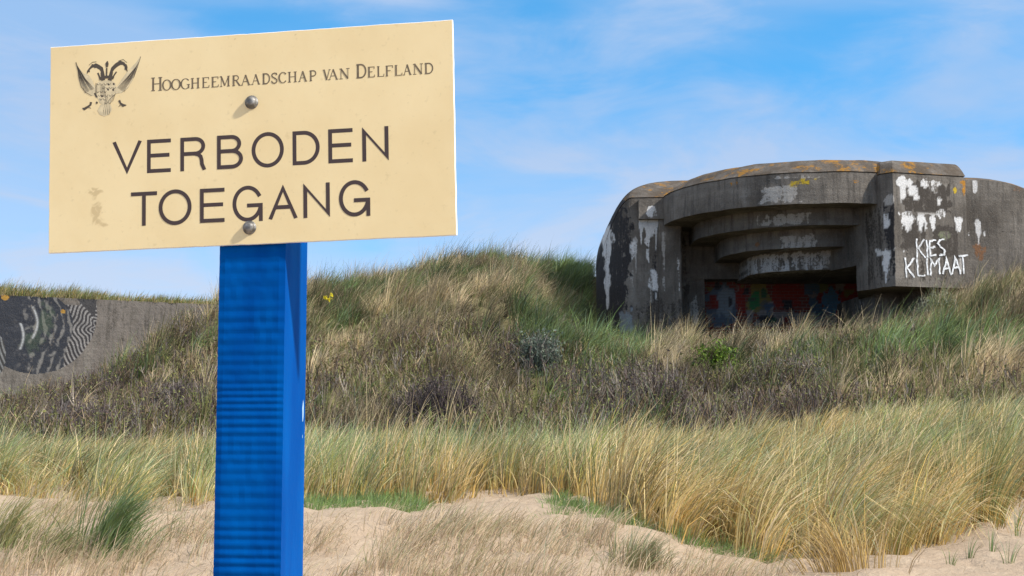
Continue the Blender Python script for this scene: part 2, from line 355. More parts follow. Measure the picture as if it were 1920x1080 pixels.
SANS = {
 'V': [[(0,1),(.5,0),(1,1)]], 'A': [[(0,0),(.5,1),(1,0)],[(.2,.33),(.8,.33)]],
 'E': [[(1,1),(0,1),(0,0),(1,0)],[(.1,.52),(.93,.52)]], 'N': [[(0,0),(0,1),(1,0),(1,1)]],
 'T': [[(0,1),(1,1)],[(.5,.9),(.5,0)]], 'O': ['c', arc(.5,.5,.5,.5,0,351,39)],
 'D': ['c', [(0,0),(0,1),(.4,1)]+arc(.4,.5,.6,.5,88,-88,24)+[(.4,0)]],
 'R': [[(0,0),(0,1)], [(.03,1),(.58,1)]+arc(.6,.755,.36,.245,88,-88,14)+[(.55,.51),(.08,.51)], [(.60,.50),(.74,.47),(.84,.40),(.885,.28),(.90,.14),(.98,0)]],
 'B': [[(0,0),(0,1)], [(.03,1),(.55,1)]+arc(.57,.765,.35,.235,88,-88,14)+[(.5,.53),(.08,.53)], [(.5,.53)]+arc(.58,.265,.42,.265,88,-88,16)+[(.5,0),(.03,0)]],
 'G': [arc(.5,.5,.5,.5,32,347,36), [(.55,.44),(1.0,.44),(1,0)]],
}
M_ink = simple('brown_black_ink', (.052, .030, .026), .5); M_inkl = simple('faded_grey_ink', (.63, .515, .32), .55, 0, .12, 160); M_inkm = simple('brown_grey_ink', (.145, .105, .062), .55, 0, .2, 200)
def word(ink, txt, xs, base, top, t_):
    for ch, (l, r) in zip(txt, xs):
        g = SANS[ch]; closed = g[0] == 'c'; ov = .001 if ch in 'OG' else 0
        x0, x1, y0, y1 = l+t_/2, r-t_/2, base-ov+t_/2, top+ov-t_/2
        if ch in 'VA': x0, x1 = l+t_*.55, r-t_*.55
        for st in (g[1:] if closed else g):
            ink.stroke([(x0+(x1-x0)*a_, y0+(y1-y0)*b_) for a_, b_ in st], t_*.93, closed, (base-ov, top+ov))
mm = lambda L: [(a/1000, b/1000) for a, b in L]
ink = Ink()
word(ink, 'VERBODEN', mm([(-169.2,-132.4),(-125.6,-95.2),(-83.6,-51.1),(-37.7,-5.2),(5.1,45.1),(55.5,88.9),(99.0,128.9),(140.1,172.0)]), -.0357, .0052, .0050)
word(ink, 'TOEGANG', mm([(-145.7,-112.5),(-110.6,-69.2),(-59.0,-28.2),(-18.7,18.8),(26.0,61.0),(68.2,100.6),(111.3,149.1)]), -.0990, -.0578, .0050)
ink.obj('lettering', M_ink, brd, s2w)
# serif header
TK, TN = .15, .062
def sf(x, y, l=.17): return ([(x-l, y), (x+l, y)], TN)
SER = {
 'H': [([(.17,0),(.17,1)],TK),([(.83,0),(.83,1)],TK),([(.17,.52),(.83,.52)],TN),sf(.17,.03),sf(.17,.97),sf(.83,.03),sf(.83,.97)],
 'O': ['o'], 'C': ['C'], 'G': ['C', ([(.86,.06),(.86,.42)],TK), sf(.84,.43)],
 'E': [([(.2,0),(.2,1)],TK),([(.05,.97),(.92,.97),(.92,.78)],TN),([(.2,.52),(.68,.52)],TN),([(.05,.03),(.95,.03),(.97,.24)],TN)],
 'F': [([(.2,0),(.2,1)],TK),([(.05,.97),(.95,.97),(.95,.76)],TN),([(.2,.52),(.68,.52)],TN),sf(.2,.03)],
 'L': [([(.2,0),(.2,1)],TK),([(.05,.03),(.95,.03),(.97,.26)],TN),sf(.2,.97)],
 'M': [([(.14,0),(.14,1)],TN),([(.14,.98),(.5,.08)],TK),([(.5,.08),(.86,.98)],TN),([(.86,0),(.86,1)],TK),sf(.14,.03,.12),sf(.86,.03,.14),sf(.88,.97,.12),sf(.1,.97,.1)],
 'N': [([(.16,0),(.16,1)],TN),([(.14,1),(.84,.02)],TK),([(.84,0),(.84,1)],TN),sf(.16,.03),sf(.84,.97),sf(.1,.97,.1)],
 'R': [([(.2,0),(.2,1)],TK),([(.05,.97),(.5,.97)]+arc(.5,.75,.3,.22,88,-88,10)+[(.2,.53)],TN*1.5),([(.5,.52),(.95,.02)],TK),sf(.2,.03),sf(.93,.03,.1)],
 'P': [([(.2,0),(.2,1)],TK),([(.05,.97),(.5,.97)]+arc(.5,.72,.36,.25,88,-88,10)+[(.2,.47)],TN*1.6),sf(.2,.03)],
 'A': [([(.12,0),(.5,.98)],TN),([(.48,.99),(.86,0)],TK),([(.28,.36),(.72,.36)],TN),sf(.1,.03,.13),sf(.88,.03,.13)],
 'V': [([(.14,1),(.5,.02)],TK),([(.5,.02),(.88,1)],TN),sf(.12,.97,.13),sf(.88,.97,.13)],
 'D': [([(.18,0),(.18,1)],TK),([(.05,.97),(.45,.97)]+arc(.45,.5,.45,.47,88,-88,18)+[(.05,.03)],TN*1.7)],
 'S': [([(.82,.78),(.78,.93),(.5,.98),(.22,.9),(.16,.74),(.3,.6),(.6,.48),(.82,.34),(.84,.18),(.68,.04),(.42,.02),(.2,.1),(.14,.26)],TN*1.7)],
}
hl = mm([(-120.3,-106.5),(-106.0,-95.1),(-94.6,-83.3),(-82.8,-71.6),(-70.1,-59.3),(-56.4,-47.1),(-44.7,-35.4),(-34.0,-21.4),(-18.5,-8.8),(-7.8,4.3),(5.3,16.3),(18.8,28.9),(29.3,38.5),(39.4,49.5),(50.6,61.5),(63.4,74.3),(76.8,86.1),(93.5,102.8),(99.9,112.2),(113.6,125.9),(133.7,146.8),(147.8,156.5),(159.0,167.7),(169.2,178.4),(180.3,189.5),(190.4,200.6),(202.5,214.5),(215.9,227.0)])
ink = Ink()
for i, (ch, (l, r)) in enumerate(zip('HOOGHEEMRAADSCHAPVANDELFLAND', hl)):
    base = .0642; h = .0166 if i in (0, 20) else .0128
    fx = lambda a_: l+(r-l)*a_; fy = lambda b_: base+h*b_
    for st in SER[ch]:
        if st in ('o', 'C'):
            th = np.linspace(0, 360, 37)[:-1] if st == 'o' else np.linspace(38, 322, 30)
            P = [(fx(.5+.46*math.cos(R(q))), fy(.5+.49*math.sin(R(q)))) for q in th]
            wdt = [h*(TN+(TK-TN)*abs(math.cos(R(q)))**1.3) for q in th]
            ink.stroke(P, h*.1, st == 'o', None, False, wdt)
        else: ink.stroke([(fx(a_), fy(b_)) for a_, b_ in st[0]], h*st[1], cap=False)
ink.obj('heading', M_inkm, brd, s2w)
# heraldic emblem
ka, ang = .0000857*1.0, R(3.3)
def em(pts): return [(-.1784+ka*((x-605)*math.cos(ang)-(y-590)*math.sin(ang)), .0707+ka*(-(x-605)*math.sin(ang)-(y-590)*math.cos(ang))) for x, y in pts]
light, dark = Ink(), Ink()
light.poly(em([(130,205),(190,300),(260,370),(330,390),(385,450),(430,540),(470,600),(450,690),(400,690),(300,640),(230,560),(195,450),(170,330)]))
light.poly(em([(1095,130),(1060,260),(1020,370),(1000,470),(930,580),(840,650),(760,660),(730,600),(790,530),(850,430),(930,320),(1030,220)]))
light.poly(em([(470,505),(530,470),(680,470),(745,510),(765,600),(735,700),(690,790),(610,840),(530,790),(480,700),(450,600)]))
light.poly(em([(545,815),(690,815),(720,880),(690,950),(610,985),(540,960),(500,900)]))
light.obj('emblem', M_inkl, brd, s2w).name = 'emblem_shading'
def dk(pts, w_, taper=None): dark.stroke(em(pts), w_*ka, taper=[q*ka*(1.35 if w_ > 12 else 1) for q in (taper or [w_])], cap=False)
dk([(560,430),(545,360),(520,300),(470,270),(430,250),(370,270),(335,310),(325,345)], 30, [34,30,40,44,40,26,18,36])
dk([(655,430),(670,350),(690,300),(740,250),(800,215),(850,230),(880,270),(890,310)], 30, [34,28,40,44,44,30,20,36])
dk([(430,290),(400,250),(370,240)], 16); dk([(870,240),(890,250),(905,290)], 14)
dk([(330,250),(380,205),(440,200)], 7); dk([(770,190),(840,170),(900,215)], 7)
dk([(605,430),(603,330),(600,290)], 16); dk([(603,280),(600,230),(605,190)], 30, [20,40,34,8])
dk([(500,450),(560,425),(620,420),(680,425),(715,440)], 30); dk([(510,450),(490,400),(470,360)], 18); dk([(700,430),(720,390),(750,345)], 16)
for q in ((640,525),(720,522),(640,600),(718,605),(475,700),(555,695),(485,790),(560,780)): dk([(q[0]-10,q[1]-16),(q[0],q[1]),(q[0]+8,q[1]+16)], 24, [8,24,8])
dk([(600,660),(640,620)], 16); dk([(620,820),(690,720),(760,660)], 8); dk([(440,650),(470,700)], 20)
dk([(395,780),(390,820),(350,850),(300,880),(270,868)], 22, [26,20,24,28,6]); dk([(350,850),(400,870)], 9)
dk([(815,755),(840,800),(880,830),(930,825)], 22, [24,18,30,6]); dk([(850,815),(815,845)], 9)
for k in range(10):
    f_ = k/9
    dk([(150+30*f_, 250+40*f_), (195+95*f_, 420+30*f_), (300+130*f_, 650-60*f_)], 6, [3,8,5])
    dk([(1075-30*f_, 200+70*f_), (1005-110*f_, 430+10*f_), (880-110*f_, 640-70*f_)], 6, [3,8,5])
for k in range(6): dk([(550+26*k, 830), (528+32*k, 900), (555+24*k, 965)], 6, [4,7,4])
for k in range(9): dk([(450+16*k, 505+5*k), (455+20*k, 660+8*k)], 5)
for k in range(7): dk([(620+20*k, 700), (600+20*k, 820-8*k)], 5)
for r_ in range(6):
    for k in range(5 if r_ < 4 else 3):
        fx0 = 610+(k-(2 if r_ < 4 else 1))*54+(13 if r_ % 2 else -13); fy0 = 512+r_*54
        dk([(fx0-20, fy0), (fx0-8, fy0+22), (fx0+8, fy0+22), (fx0+20, fy0)], 6)
dk([(340,325),(318,345),(308,372)], 16, [22,16,4]); dk([(880,300),(902,318),(914,345)], 16, [22,16,4])
dk([(560,470),(545,420),(530,350)], 26, [44,34,28]); dk([(655,470),(668,420),(680,345)], 26, [44,34,28])
dk([(130,205),(170,330),(195,450),(235,560),(305,640),(400,692)], 9, [12,9,6]); dk([(1095,130),(1060,270),(1015,420),(930,580),(840,650)], 9, [14,9,6])
dark.obj('emblem', simple('emblem_ink', (.075, .055, .035), .5), brd, s2w)
# bolts
M_bolt = simple('galvanised_bolt', (.24, .23, .22), .62, .85, .45, 170, .5)
def bolt(u, v, r, mat):
    V = []; F = []; n = 20; prof = [(r*1.25, 0), (r*1.25, .0008), (r*1.0, .001), (r, .0025), (r*.85, .0045), (r*.5, .0062), (r*.2, .0066)]
    for rr, d in prof:
        for k in range(n): V.append((u+rr*math.cos(2*math.pi*k/n), -d, v+rr*math.sin(2*math.pi*k/n)))
    for j in range(len(prof)-1):
        for k in range(n): F.append((j*n+k, j*n+(k+1) % n, (j+1)*n+(k+1) % n, (j+1)*n+k))
    F.append(tuple((len(prof)-1)*n+k for k in range(n)))
    link('bolt', pymesh('bolt', s2w(V), F), mat, brd, True)
bolt(.0056, .043, .0066, M_bolt); bolt(.0024, -.1072, .0066, M_bolt)
# post: rough-sawn front, smooth sides
M_blue, t, b = newmat('blue_paint')
tcn = N(t, 'ShaderNodeTexCoord'); nb = N(t, 'ShaderNodeTexNoise', i_Scale=6.0, i_Detail=5.0); mpb = N(t, 'ShaderNodeMapping'); mpb.inputs['Scale'].default_value = (4, 4, .8)
t.links.new(tcn.outputs['Object'], mpb.inputs[0]); t.links.new(mpb.outputs[0], nb.inputs[0])
c = mix_(t, ramp_(t, nb.outputs[0], .3, .7), (.0, .058, .27), (.0, .086, .345))
ch = N(t, 'ShaderNodeTexNoise', i_Scale=28.0, i_Detail=3.0); t.links.new(mpb.outputs[0], ch.inputs[0])
c = mix_(t, math_(t, 'MULTIPLY', ramp_(t, ch.outputs[0], .80, .815), .6), c, (.45, .62, .75))
t.links.new(c, b.inputs['Base Color']); b.inputs['Roughness'].default_value = .5; b.inputs['Specular IOR Level'].default_value = .02
nb4 = N(t, 'ShaderNodeTexNoise', i_Scale=120.0, i_Detail=4.0); t.links.new(tcn.outputs['Object'], nb4.inputs[0])
bpn = N(t, 'ShaderNodeBump', i_Strength=.25, i_Distance=.001); t.links.new(nb4.outputs[0], bpn.inputs['Height']); t.links.new(bpn.outputs[0], b.inputs['Normal'])
def post():
    z0 = float(ground([sx], [sy])[0])-.4-SC[2]; z1 = .085; dz = .0011
    zs = np.arange(z0, z1, dz); n = len(zs); nx = 11
    rip = np.zeros(n); ph = np.cumsum(2*np.pi*dz/(.0125*(1+.5*(fbm(zs*30, zs*0, 71, 3)-.5)*2)))
    amp = .00012+.0006*fbm(zs*26, zs*0+3, 72, 3)
    s_ = np.sin(ph); rip = amp*np.where(s_ > 0, s_**.7, -np.abs(s_)**1.6)
    xs = np.linspace(-.0345, .0468, nx+1); per = []
    V = np.zeros((n, nx+1+2, 3))
    for i, x in enumerate(xs):
        e = .0012 if i in (0, nx) else 0
        V[:, i] = np.stack([np.full(n, x), .0068+e-rip*(1 if 0 < i < nx else .5)+(fbm(zs*60, np.full(n, x*300), 75, 3)-.5)*.0012, zs], -1)
    V[:, nx+1] = np.stack([np.full(n, .0468), np.full(n, .0925), zs], -1)
    V[:, nx+2] = np.stack([np.full(n, -.0345), np.full(n, .0925), zs], -1)
    k = nx+3; ids = (np.arange(n-1)[:, None]*k+np.arange(k)[None]); nxt = (np.arange(n-1)[:, None]*k+(np.arange(k)[None]+1) % k)
    F = np.stack([ids.ravel(), nxt.ravel(), nxt.ravel()+k, ids.ravel()+k], -1).tolist(); F.append([(n-1)*k+i for i in range(k)])
    link('post', pymesh('post', p2w(V.reshape(-1, 3)), F), M_blue, sign)
post()
# bare spots where the paint has flaked off the side of the post
Vc, Fc = [], []
for dy, z_, w_, h_ in ((.0765, -.322, .0045, .015), (.076, -.352, .0016, .003)):
    n0 = len(Vc); k_ = 9
    for i in range(k_): Vc.append((.0470, .0068+dy+w_*math.cos(2*math.pi*i/k_)*rng.uniform(.5, .8), z_+h_*math.sin(2*math.pi*i/k_)*rng.uniform(.6, 1)))
    Fc.append(tuple(range(n0, n0+k_)))
link('paint_chips', pymesh('paint_chips', p2w(Vc), Fc), simple('bare_primer', (.28, .45, .62), .7, 0, .2, 90), sign)

# ------------------------------------------------------------------ bunker
def ring_mesh(name, rings, mat, parent, patches=(), cap0=True, cap1=True, rough=.012):
    rough = {'front_block': .005, 'canopy_slab': .018, 'canopy_step': .018}.get(name, rough)
    """rings: (R,N,3) closed outline stacked upward"""
    Rg = np.array(rings); r, n, _ = Rg.shape; V = Rg.reshape(-1, 3).copy()
    j1 = fbm(V[:, 0]*1.7+V[:, 1]*1.1, V[:, 2]*1.9, 41, 4)-.5; j2 = fbm(V[:, 0]*1.5-V[:, 1]*1.3, V[:, 2]*1.7, 47, 4)-.5
    P = V.copy(); P[:, 1] += j1*rough*3; P[:, 0] += j2*rough*2; P[:, 2] += (fbm(V[:, 0]*1.3, V[:, 1]*1.3, 53, 4)-.5)*rough*3
    ids = np.arange(r-1)[:, None]*n+np.arange(n)[None]; nx_ = np.arange(r-1)[:, None]*n+(np.arange(n)[None]+1) % n
    F = np.stack([ids.ravel(), nx_.ravel(), nx_.ravel()+n, ids.ravel()+n], -1).tolist()
    if cap0: F.append(list(range(n))[::-1])
    if cap1: F.append([(r-1)*n+i for i in range(n)])
    me = bpy.data.meshes.new(name); me.from_pydata(P.tolist(), [], F); me.update()
    pa = paint(V, patches); a = me.attributes.new('paint', 'FLOAT_COLOR', 'POINT'); a.data.foreach_set('color', pa.astype(np.float32).ravel())
    return link(name, me, mat, parent)
def paint(V, patches):
    out = np.zeros((len(V), 4)); x, z = V[:, 0], V[:, 2]
    w1 = fbm(x*4.5, z*4.5, 61, 4)-.5; w2 = fbm(x*11, z*3.0, 67, 4)-.5
    for p in patches:
        kind, Y, x0, y0, x1, y1, col, st = p
        a, b_ = at(x0, y0, Y), at(x1, y1, Y); cx_, cz = (a[0]+b_[0])/2, (a[2]+b_[2])/2; rx, rz = abs(b_[0]-a[0])/2, abs(a[2]-b_[2])/2
        dx, dz = (x-cx_)/rx, (z-cz)/rz
        if kind == 'box': d = 1-np.maximum(np.abs(dx), np.abs(dz))**3
        elif kind == 'drip': d = 1-np.abs(dx)*(1.0+.8*np.clip(-dz, -1, 1))-np.abs(dz)**4
        else: d = 1-dx*dx-dz*dz
        if kind == 'diag': d = 1-((dx+dz)*1.6)**2-(dx*dx+dz*dz)*.5
        al = np.clip(sstep(d+w1*1.5+w2*1.1, -.1, .6), 0, 1)*st
        al = np.where(d < -1.2, 0, al)
        up = al > out[:, 3]*.6
        out[up, :3] = col; out[:, 3] = np.where(up, np.maximum(al, 0), out[:, 3])
    return out
WH, GW, TAR, LIC, YEL, BLG, RST, BRN = (.72,.70,.69), (.42,.39,.36), (.028,.026,.028), (.45,.20,.02), (.55,.38,.03), (.22,.25,.28), (.24,.12,.06), (.06,.05,.042)
def resample(poly, step, closed=True):
    P = np.array(poly, float); out = []; n = len(P)
    for i in range(n if closed else n-1):
        a, b_ = P[i], P[(i+1) % n]; L = np.linalg.norm(b_[:2]-a[:2]); k = max(1, int(round(L/step)))
        for j in range(k): out.append(a+(b_-a)*j/k)
    return np.array(out)
def prism(poly, z0, z1, step=.06, dz=.07, chamfer=None, groove=True, bottom_in=0.0):
    """poly of (x,y) -> rings; chamfer=(inset,rise)"""
    O = resample(poly, step); n = len(O)
    rings = []
    for z in np.linspace(z0, z1, max(2, int((z1-z0)/dz)+1)): rings.append(np.c_[O[:, :2], np.full(n, z)])
    if chamfer:
        c_ = O[:, :2].mean(0); e1 = np.roll(O[:, :2], -1, 0)-np.roll(O[:, :2], 1, 0); nr = np.c_[-e1[:, 1], e1[:, 0]]; nr /= np.maximum(np.linalg.norm(nr, axis=1, keepdims=True), 1e-9)
        area = np.sum(O[:, 0]*np.roll(O[:, 1], -1)-np.roll(O[:, 0], -1)*O[:, 1])
        if area < 0: nr = -nr                 # nr now points inward
        if groove:
            rings.append(np.c_[O[:, :2]+nr*.05, np.full(n, z1+.005)]); rings.append(np.c_[O[:, :2]+nr*.05, np.full(n, z1+.035)]); rings.append(np.c_[O[:, :2]+nr*.0, np.full(n, z1+.04)])
        if len(chamfer) == 3:
            cc = np.array(chamfer[2])
            for t_ in np.linspace(.08, 1, 10): rings.append(np.c_[cc+(O[:, :2]-cc)*(1-np.array(chamfer[0])*t_), np.full(n, z1+.04+chamfer[1]*math.sin(t_*math.pi/2*.9))])
            return rings
        for t_ in np.linspace(.08, 1, 10): rings.append(np.c_[O[:, :2]+nr*chamfer[0]*t_, np.full(n, z1+.04+chamfer[1]*math.sin(t_*math.pi/2*.92))])
    return rings
CX, CY = XA(1520, 46.8), 46.8
zc = ZA(324, 42.0); zb1 = ZA(381, 42.0); zb2 = ZA(422, 43.0); zb3 = ZA(463, 43.9); zb4 = ZA(506, 44.7); zroof = ZA(301, 42.9); zl = ZA(523, 48.2)
bunker = empty('concrete_bunker', (CX, 47, float(ground([CX], [47.])[0])), 'weathered grey concrete bunker with stepped round gun embrasure painted KIES KLIMAAT', 'bunker')
def halfdisc(r, back=50.0, sx_=1.0):
    pts = [(CX+r*math.cos(R(a_)), CY-r*math.sin(R(a_))) for a_ in np.linspace(180, 0, 90)]
    return pts+[(CX+r, back), (CX-r, back)]
ring_mesh('canopy_slab', prism(halfdisc(4.82), zb1, zc, .05, .06, (.95, zroof-zc-.02)), M_conc, bunker,
  [('box',42,1424,346,1505,379,GW,.8),('ell',42,1484,336,1502,349,YEL,.75),('ell',42,1498,331,1512,345,YEL,.75),('ell',42,1508,338,1520,346,YEL,.7),('ell',42,1524,331,1534,338,YEL,.65),('ell',42.3,1592,338,1608,349,LIC,.7),('ell',42.5,1374,332,1390,346,LIC,.45),('ell',42,1440,327,1560,334,GW,.5)])
ring_mesh('canopy_step', prism(halfdisc(3.82), zb2, zb1+.05, .05, .06), M_conc, bunker, [('box',43,1424,397,1522,421,GW,.8),('box',43,1440,400,1500,418,WH,.4)])
ring_mesh('canopy_step', prism(halfdisc(2.95), zb3, zb2+.05, .05, .06), M_conc, bunker, [('box',44,1462,439,1530,466,GW,.75),('ell',44,1424,446,1432,458,RST,.8)])
ring_mesh('canopy_step', prism(halfdisc(2.12), zb4, zb3+.05, .05, .06), M_conc, bunker, [('box',44.7,1400,470,1560,509,GW,.85),('box',44.7,1420,478,1550,505,(.5,.48,.47),.6)])
# rounded flanks: walls that curve over into the roof
def flank(pts, wts, z0, zsf, zss, groove=True, dome=None):
    """pts (x,y) with weight 0 on the front .. 1 on the side; dome=(cx, cy, sx, sy, ztop) adds the rounded roof instead of the wall"""
    P = np.array(pts, float); W_ = np.array(wts, float); Q = resample(np.c_[P, W_], .06); a_ = np.abs(Q[:, 2])
    zs = zsf+(zss-zsf)*sstep(a_, 0, 1); rings = []
    if dome is None:
        for t_ in np.linspace(0, 1, 80): rings.append(np.c_[Q[:, :2], z0+(zs-z0)*t_])
        return rings
    cx_, cy_, kx, ky, zt = dome
    def at_s(tx, ty): return np.c_[cx_+(Q[:, 0]-cx_)*tx, cy_+(Q[:, 1]-cy_)*ty]
    if groove:
        rings.append(np.c_[at_s(.992, .996), zs-.03]); rings.append(np.c_[at_s(.992, .996), zs+.035])
    rings.append(np.c_[at_s(1, 1), zs+.04])
    for t_ in np.linspace(.04, 1, 26):
        c_ = 1-math.cos(t_*math.pi/2); s_ = math.sin(t_*math.pi/2)
        rise = (zt-zs-.04)*(s_*a_+(1-a_)*math.sin(t_*1.35)/math.sin(1.35))
        rings.append(np.c_[at_s(1-(1-kx)*c_, 1-(1-ky)*(c_*.4+t_*.6)), zs+.04+rise])
    return rings
zg = 3.0
lf = [(XA(1279, 47.0), 47.0, 0), (XA(1186, 47.0), 47.0, 0)]
xa, xb = XA(1186, 47.0), XA(1118, 51.0)
for a_ in np.linspace(0, 90, 16)[1:]: lf.append((xa-(xa-xb)*math.sin(R(a_)), 51.0-4.0*math.cos(R(a_)), a_/90))
lf += [(XA(1121, 58), 58, 1), (XA(1279, 47.0)+2.5, 58, 0), (XA(1279, 47.0), 50, 0)]
lroof = lf[1:-3]+[(XA(1121, 58), 58, 1), (8.2, 58, 0), (8.2, 47.0, 0)]
TARW = [('box',48.2,1100,330,1178,640,TAR,.95),('drip',48.2,1132,412,1146,585,WH,.85)]
ring_mesh('flank_roof', flank([q[:2] for q in lroof], [q[2] for q in lroof], zg, ZA(372, 47.0), ZA(500, 50.0), True, (8.2, 57, .40, .70, ZA(340, 50.0))), M_conc, bunker, TARW)
ring_mesh('rounded_flank', flank([q[:2] for q in lf], [q[2] for q in lf], zg, ZA(372, 47.0), ZA(500, 50.0)), M_conc, bunker,
  [('box',48.2,1100,420,1181,640,TAR,1),('ell',47.8,1140,392,1186,470,TAR,.8),('drip',48.2,1132,412,1146,585,WH,.85),('ell',48.2,1120,510,1182,516,GW,.5),('ell',48.2,1122,456,1146,476,GW,.5),
   ('ell',47.0,1196,384,1240,440,WH,.95),('drip',47.0,1198,400,1207,470,WH,.95),('drip',47.0,1212,410,1219,500,WH,.95),('drip',47.0,1226,400,1233,478,WH,.9),('drip',47.0,1190,440,1195,520,GW,.9),('drip',47.0,1183,455,1188,500,WH,.8),('drip',47.0,1218,520,1223,590,GW,.9),('drip',47.0,1229,530,1233,575,WH,.85),('drip',47.0,1255,420,1259,520,GW,.7),('drip',47.0,1207,420,1221,492,WH,.9),('ell',47.0,1181,450,1197,484,WH,.7),('ell',47.0,1214,500,1236,552,WH,.9),('drip',47.0,1238,418,1250,556,GW,.9),
   ('box',47.0,1222,440,1234,600,TAR,.5),('drip',47.0,1268,480,1277,550,WH,.65),('box',47.4,1160,578,1189,630,BLG,.9),('box',47.0,1188,560,1280,640,BRN,.55),('ell',47.0,1180,480,1192,560,GW,.5)])
def box(name, x0, x1, y0, y1, z0, z1, patches=(), mat=M_conc, step=.06):
    return ring_mesh(name, prism([(x0, y0), (x1, y0), (x1, y1), (x0, y1)], z0, z1, step, .06), mat, bunker, patches)
box('cornice', XA(1199, 46.8), XA(1256, 46.8), 46.78, 47.3, ZA(411, 46.8), ZA(374, 46.8), [('ell',46.8,1212,384,1234,412,WH,.9),('ell',46.8,1246,380,1256,392,WH,.7)])
box('pier', XA(1236, 46.85), XA(1277.5, 46.85), 46.87, 47.3, zg, ZA(412, 46.85), [('drip',46.9,1239,418,1249,556,GW,.9),('drip',46.9,1268,480,1277,552,WH,.7),('box',46.9,1225,560,1290,640,BRN,.6)])
# middle: recess wall over the gun opening, its pier and the roof behind the slab
box('embrasure_wall', XA(1262, 48.2), XA(1560, 48.2), 48.2, 55, zl, zc, [('box',47,1285,430,1300,520,BRN,.5)])
box('embrasure_pier', XA(1262, 48.2), XA(1322, 48.2), 48.24, 49.8, zg-.5, zl, [('ell',47,1300,545,1322,610,GW,.8),('box',47,1280,520,1302,600,BRN,.6)])
P0, P1, P2, P3, P4 = [(XA(q, y_), y_) for q, y_ in ((1607, 43.25), (1626, 42.8), (1653, 42.0), (1680, 41.6), (1817, 42.3))]
zbb = ZA(537, 41.7); zct = ZA(326, 41.7); zrt = ZA(300.5, 42.3)
ring_mesh('splayed_wall', prism([P0, (XA(1553, 44.9), 44.9), (XA(1535, 48.4), 48.4), (P0[0]+1.6, 48.4), (P0[0]+1.0, 43.6)][::-1], ZA(509, 44.9), zb1+.3, .06, .06), M_conc, bunker, [('box',43.5,1580,440,1606,500,BRN,.3)])
ring_mesh('front_block', prism([P0, P1, (P1[0]+.03, P1[1]-.03), P2, (P2[0]+.02, P2[1]-.1), P3, P4, (P4[0], 50), (XA(1614, 50), 50)], zbb, zct, .05, .06, ((.13, .10), zrt-zct-.04, (P3[0]+1.3, 48.5))), M_conc, bunker,
  [('box',41.9,1685,340,1795,402,BRN,.9),('box',42,1745,420,1806,490,BRN,.9),('box',41.8,1684,400,1740,470,BRN,.85),('box',41.9,1682,470,1812,532,BRN,.45),('drip',41.8,1686,352,1690,396,WH,.7),('drip',42,1765,345,1769,395,WH,.75),('drip',42,1733,410,1737,452,WH,.8),('drip',42,1783,405,1786,450,GW,.8),('box',41.8,1654,356,1679,545,TAR,.75),('ell',41.8,1655,362,1676,388,GW,.9),('ell',41.8,1654,392,1668,432,WH,.9),('drip',41.8,1653,458,1667,540,WH,1),('box',42.4,1628,380,1653,550,BRN,.6),
   ('ell',41.7,1682,328,1716,352,WH,1.1),('drip',41.7,1684,334,1702,374,WH,1.1),('ell',41.7,1702,346,1724,368,WH,1.1),('ell',41.7,1712,360,1728,378,WH,1.0),('ell',41.9,1724,334,1745,353,WH,.75),('ell',42,1742,336,1770,350,WH,.8),('ell',42,1757,366,1768,386,WH,.8),('diag',41.9,1730,338,1764,362,WH,.6),
   ('box',41.8,1679,399,1712,406,WH,.8),('box',42,1712,398,1776,404,GW,.8),('drip',41.8,1688,402,1712,438,WH,.95),('drip',41.9,1718,400,1732,440,WH,.85),('drip',42,1742,404,1756,436,WH,.8),('ell',42.1,1750,390,1776,412,WH,.6),
   ('drip',42.2,1791,405,1805,442,WH,.95),('ell',42.2,1784,350,1797,364,YEL,.72),('ell',42.2,1797,336,1815,348,LIC,.75),('drip',42.2,1806,345,1814,372,LIC,.6),('ell',41.8,1700,440,1722,446,WH,.5),('ell',41.8,1683,425,1690,436,WH,.6),('ell',41.8,1690,470,1696,476,WH,.7),('ell',42,1800,480,1812,520,GW,.7),('ell',42.1,1760,432,1785,450,(.2,.22,.13),.6)])
rf = [(P4[0]-1.5, 43.0, 0), (XA(1846, 43), 43.0, 0)]; xa, xb = XA(1846, 43), XA(2015, 47.5)
for a_ in np.linspace(0, 90, 16)[1:]: rf.append((xa+(xb-xa)*math.sin(R(a_)), 47.5-4.5*math.cos(R(a_)), -a_/90))
rf += [(XA(2008, 58), 58, -1), (P4[0]-1.5, 58, 0)]
ring_mesh('flank_roof', flank([q[:2] for q in rf], [q[2] for q in rf], zg, ZA(340, 43), ZA(500, 46), False, (P4[0]-1.5, 57, .30, .72, ZA(320, 44.5))), M_conc, bunker, [('ell',43,1890,335,1925,360,RST,.4)])
ring_mesh('rounded_flank', flank([q[:2] for q in rf], [q[2] for q in rf], zg, ZA(340, 43)+.04, ZA(500, 46)+.04), M_conc, bunker,
  [('drip',43,1829,408,1840,456,WH,1),('ell',43,1822,332,1834,370,WH,.75),('ell',43,1812,432,1820,444,WH,.7),('ell',43,1842,434,1850,446,WH,.8),('drip',43,1826,455,1850,500,RST,.8),('box',43,1815,430,1990,437,BRN,.4),('ell',43,1820,520,1880,532,GW,.5),('ell',43,1890,345,1925,360,RST,.4)])
box('lower_wall', XA(1641, 43.9), XA(1900, 43.9), 43.9, 50, zg-.6, zbb+.1, [('box',43.9,1640,552,1760,600,GW,.35)])
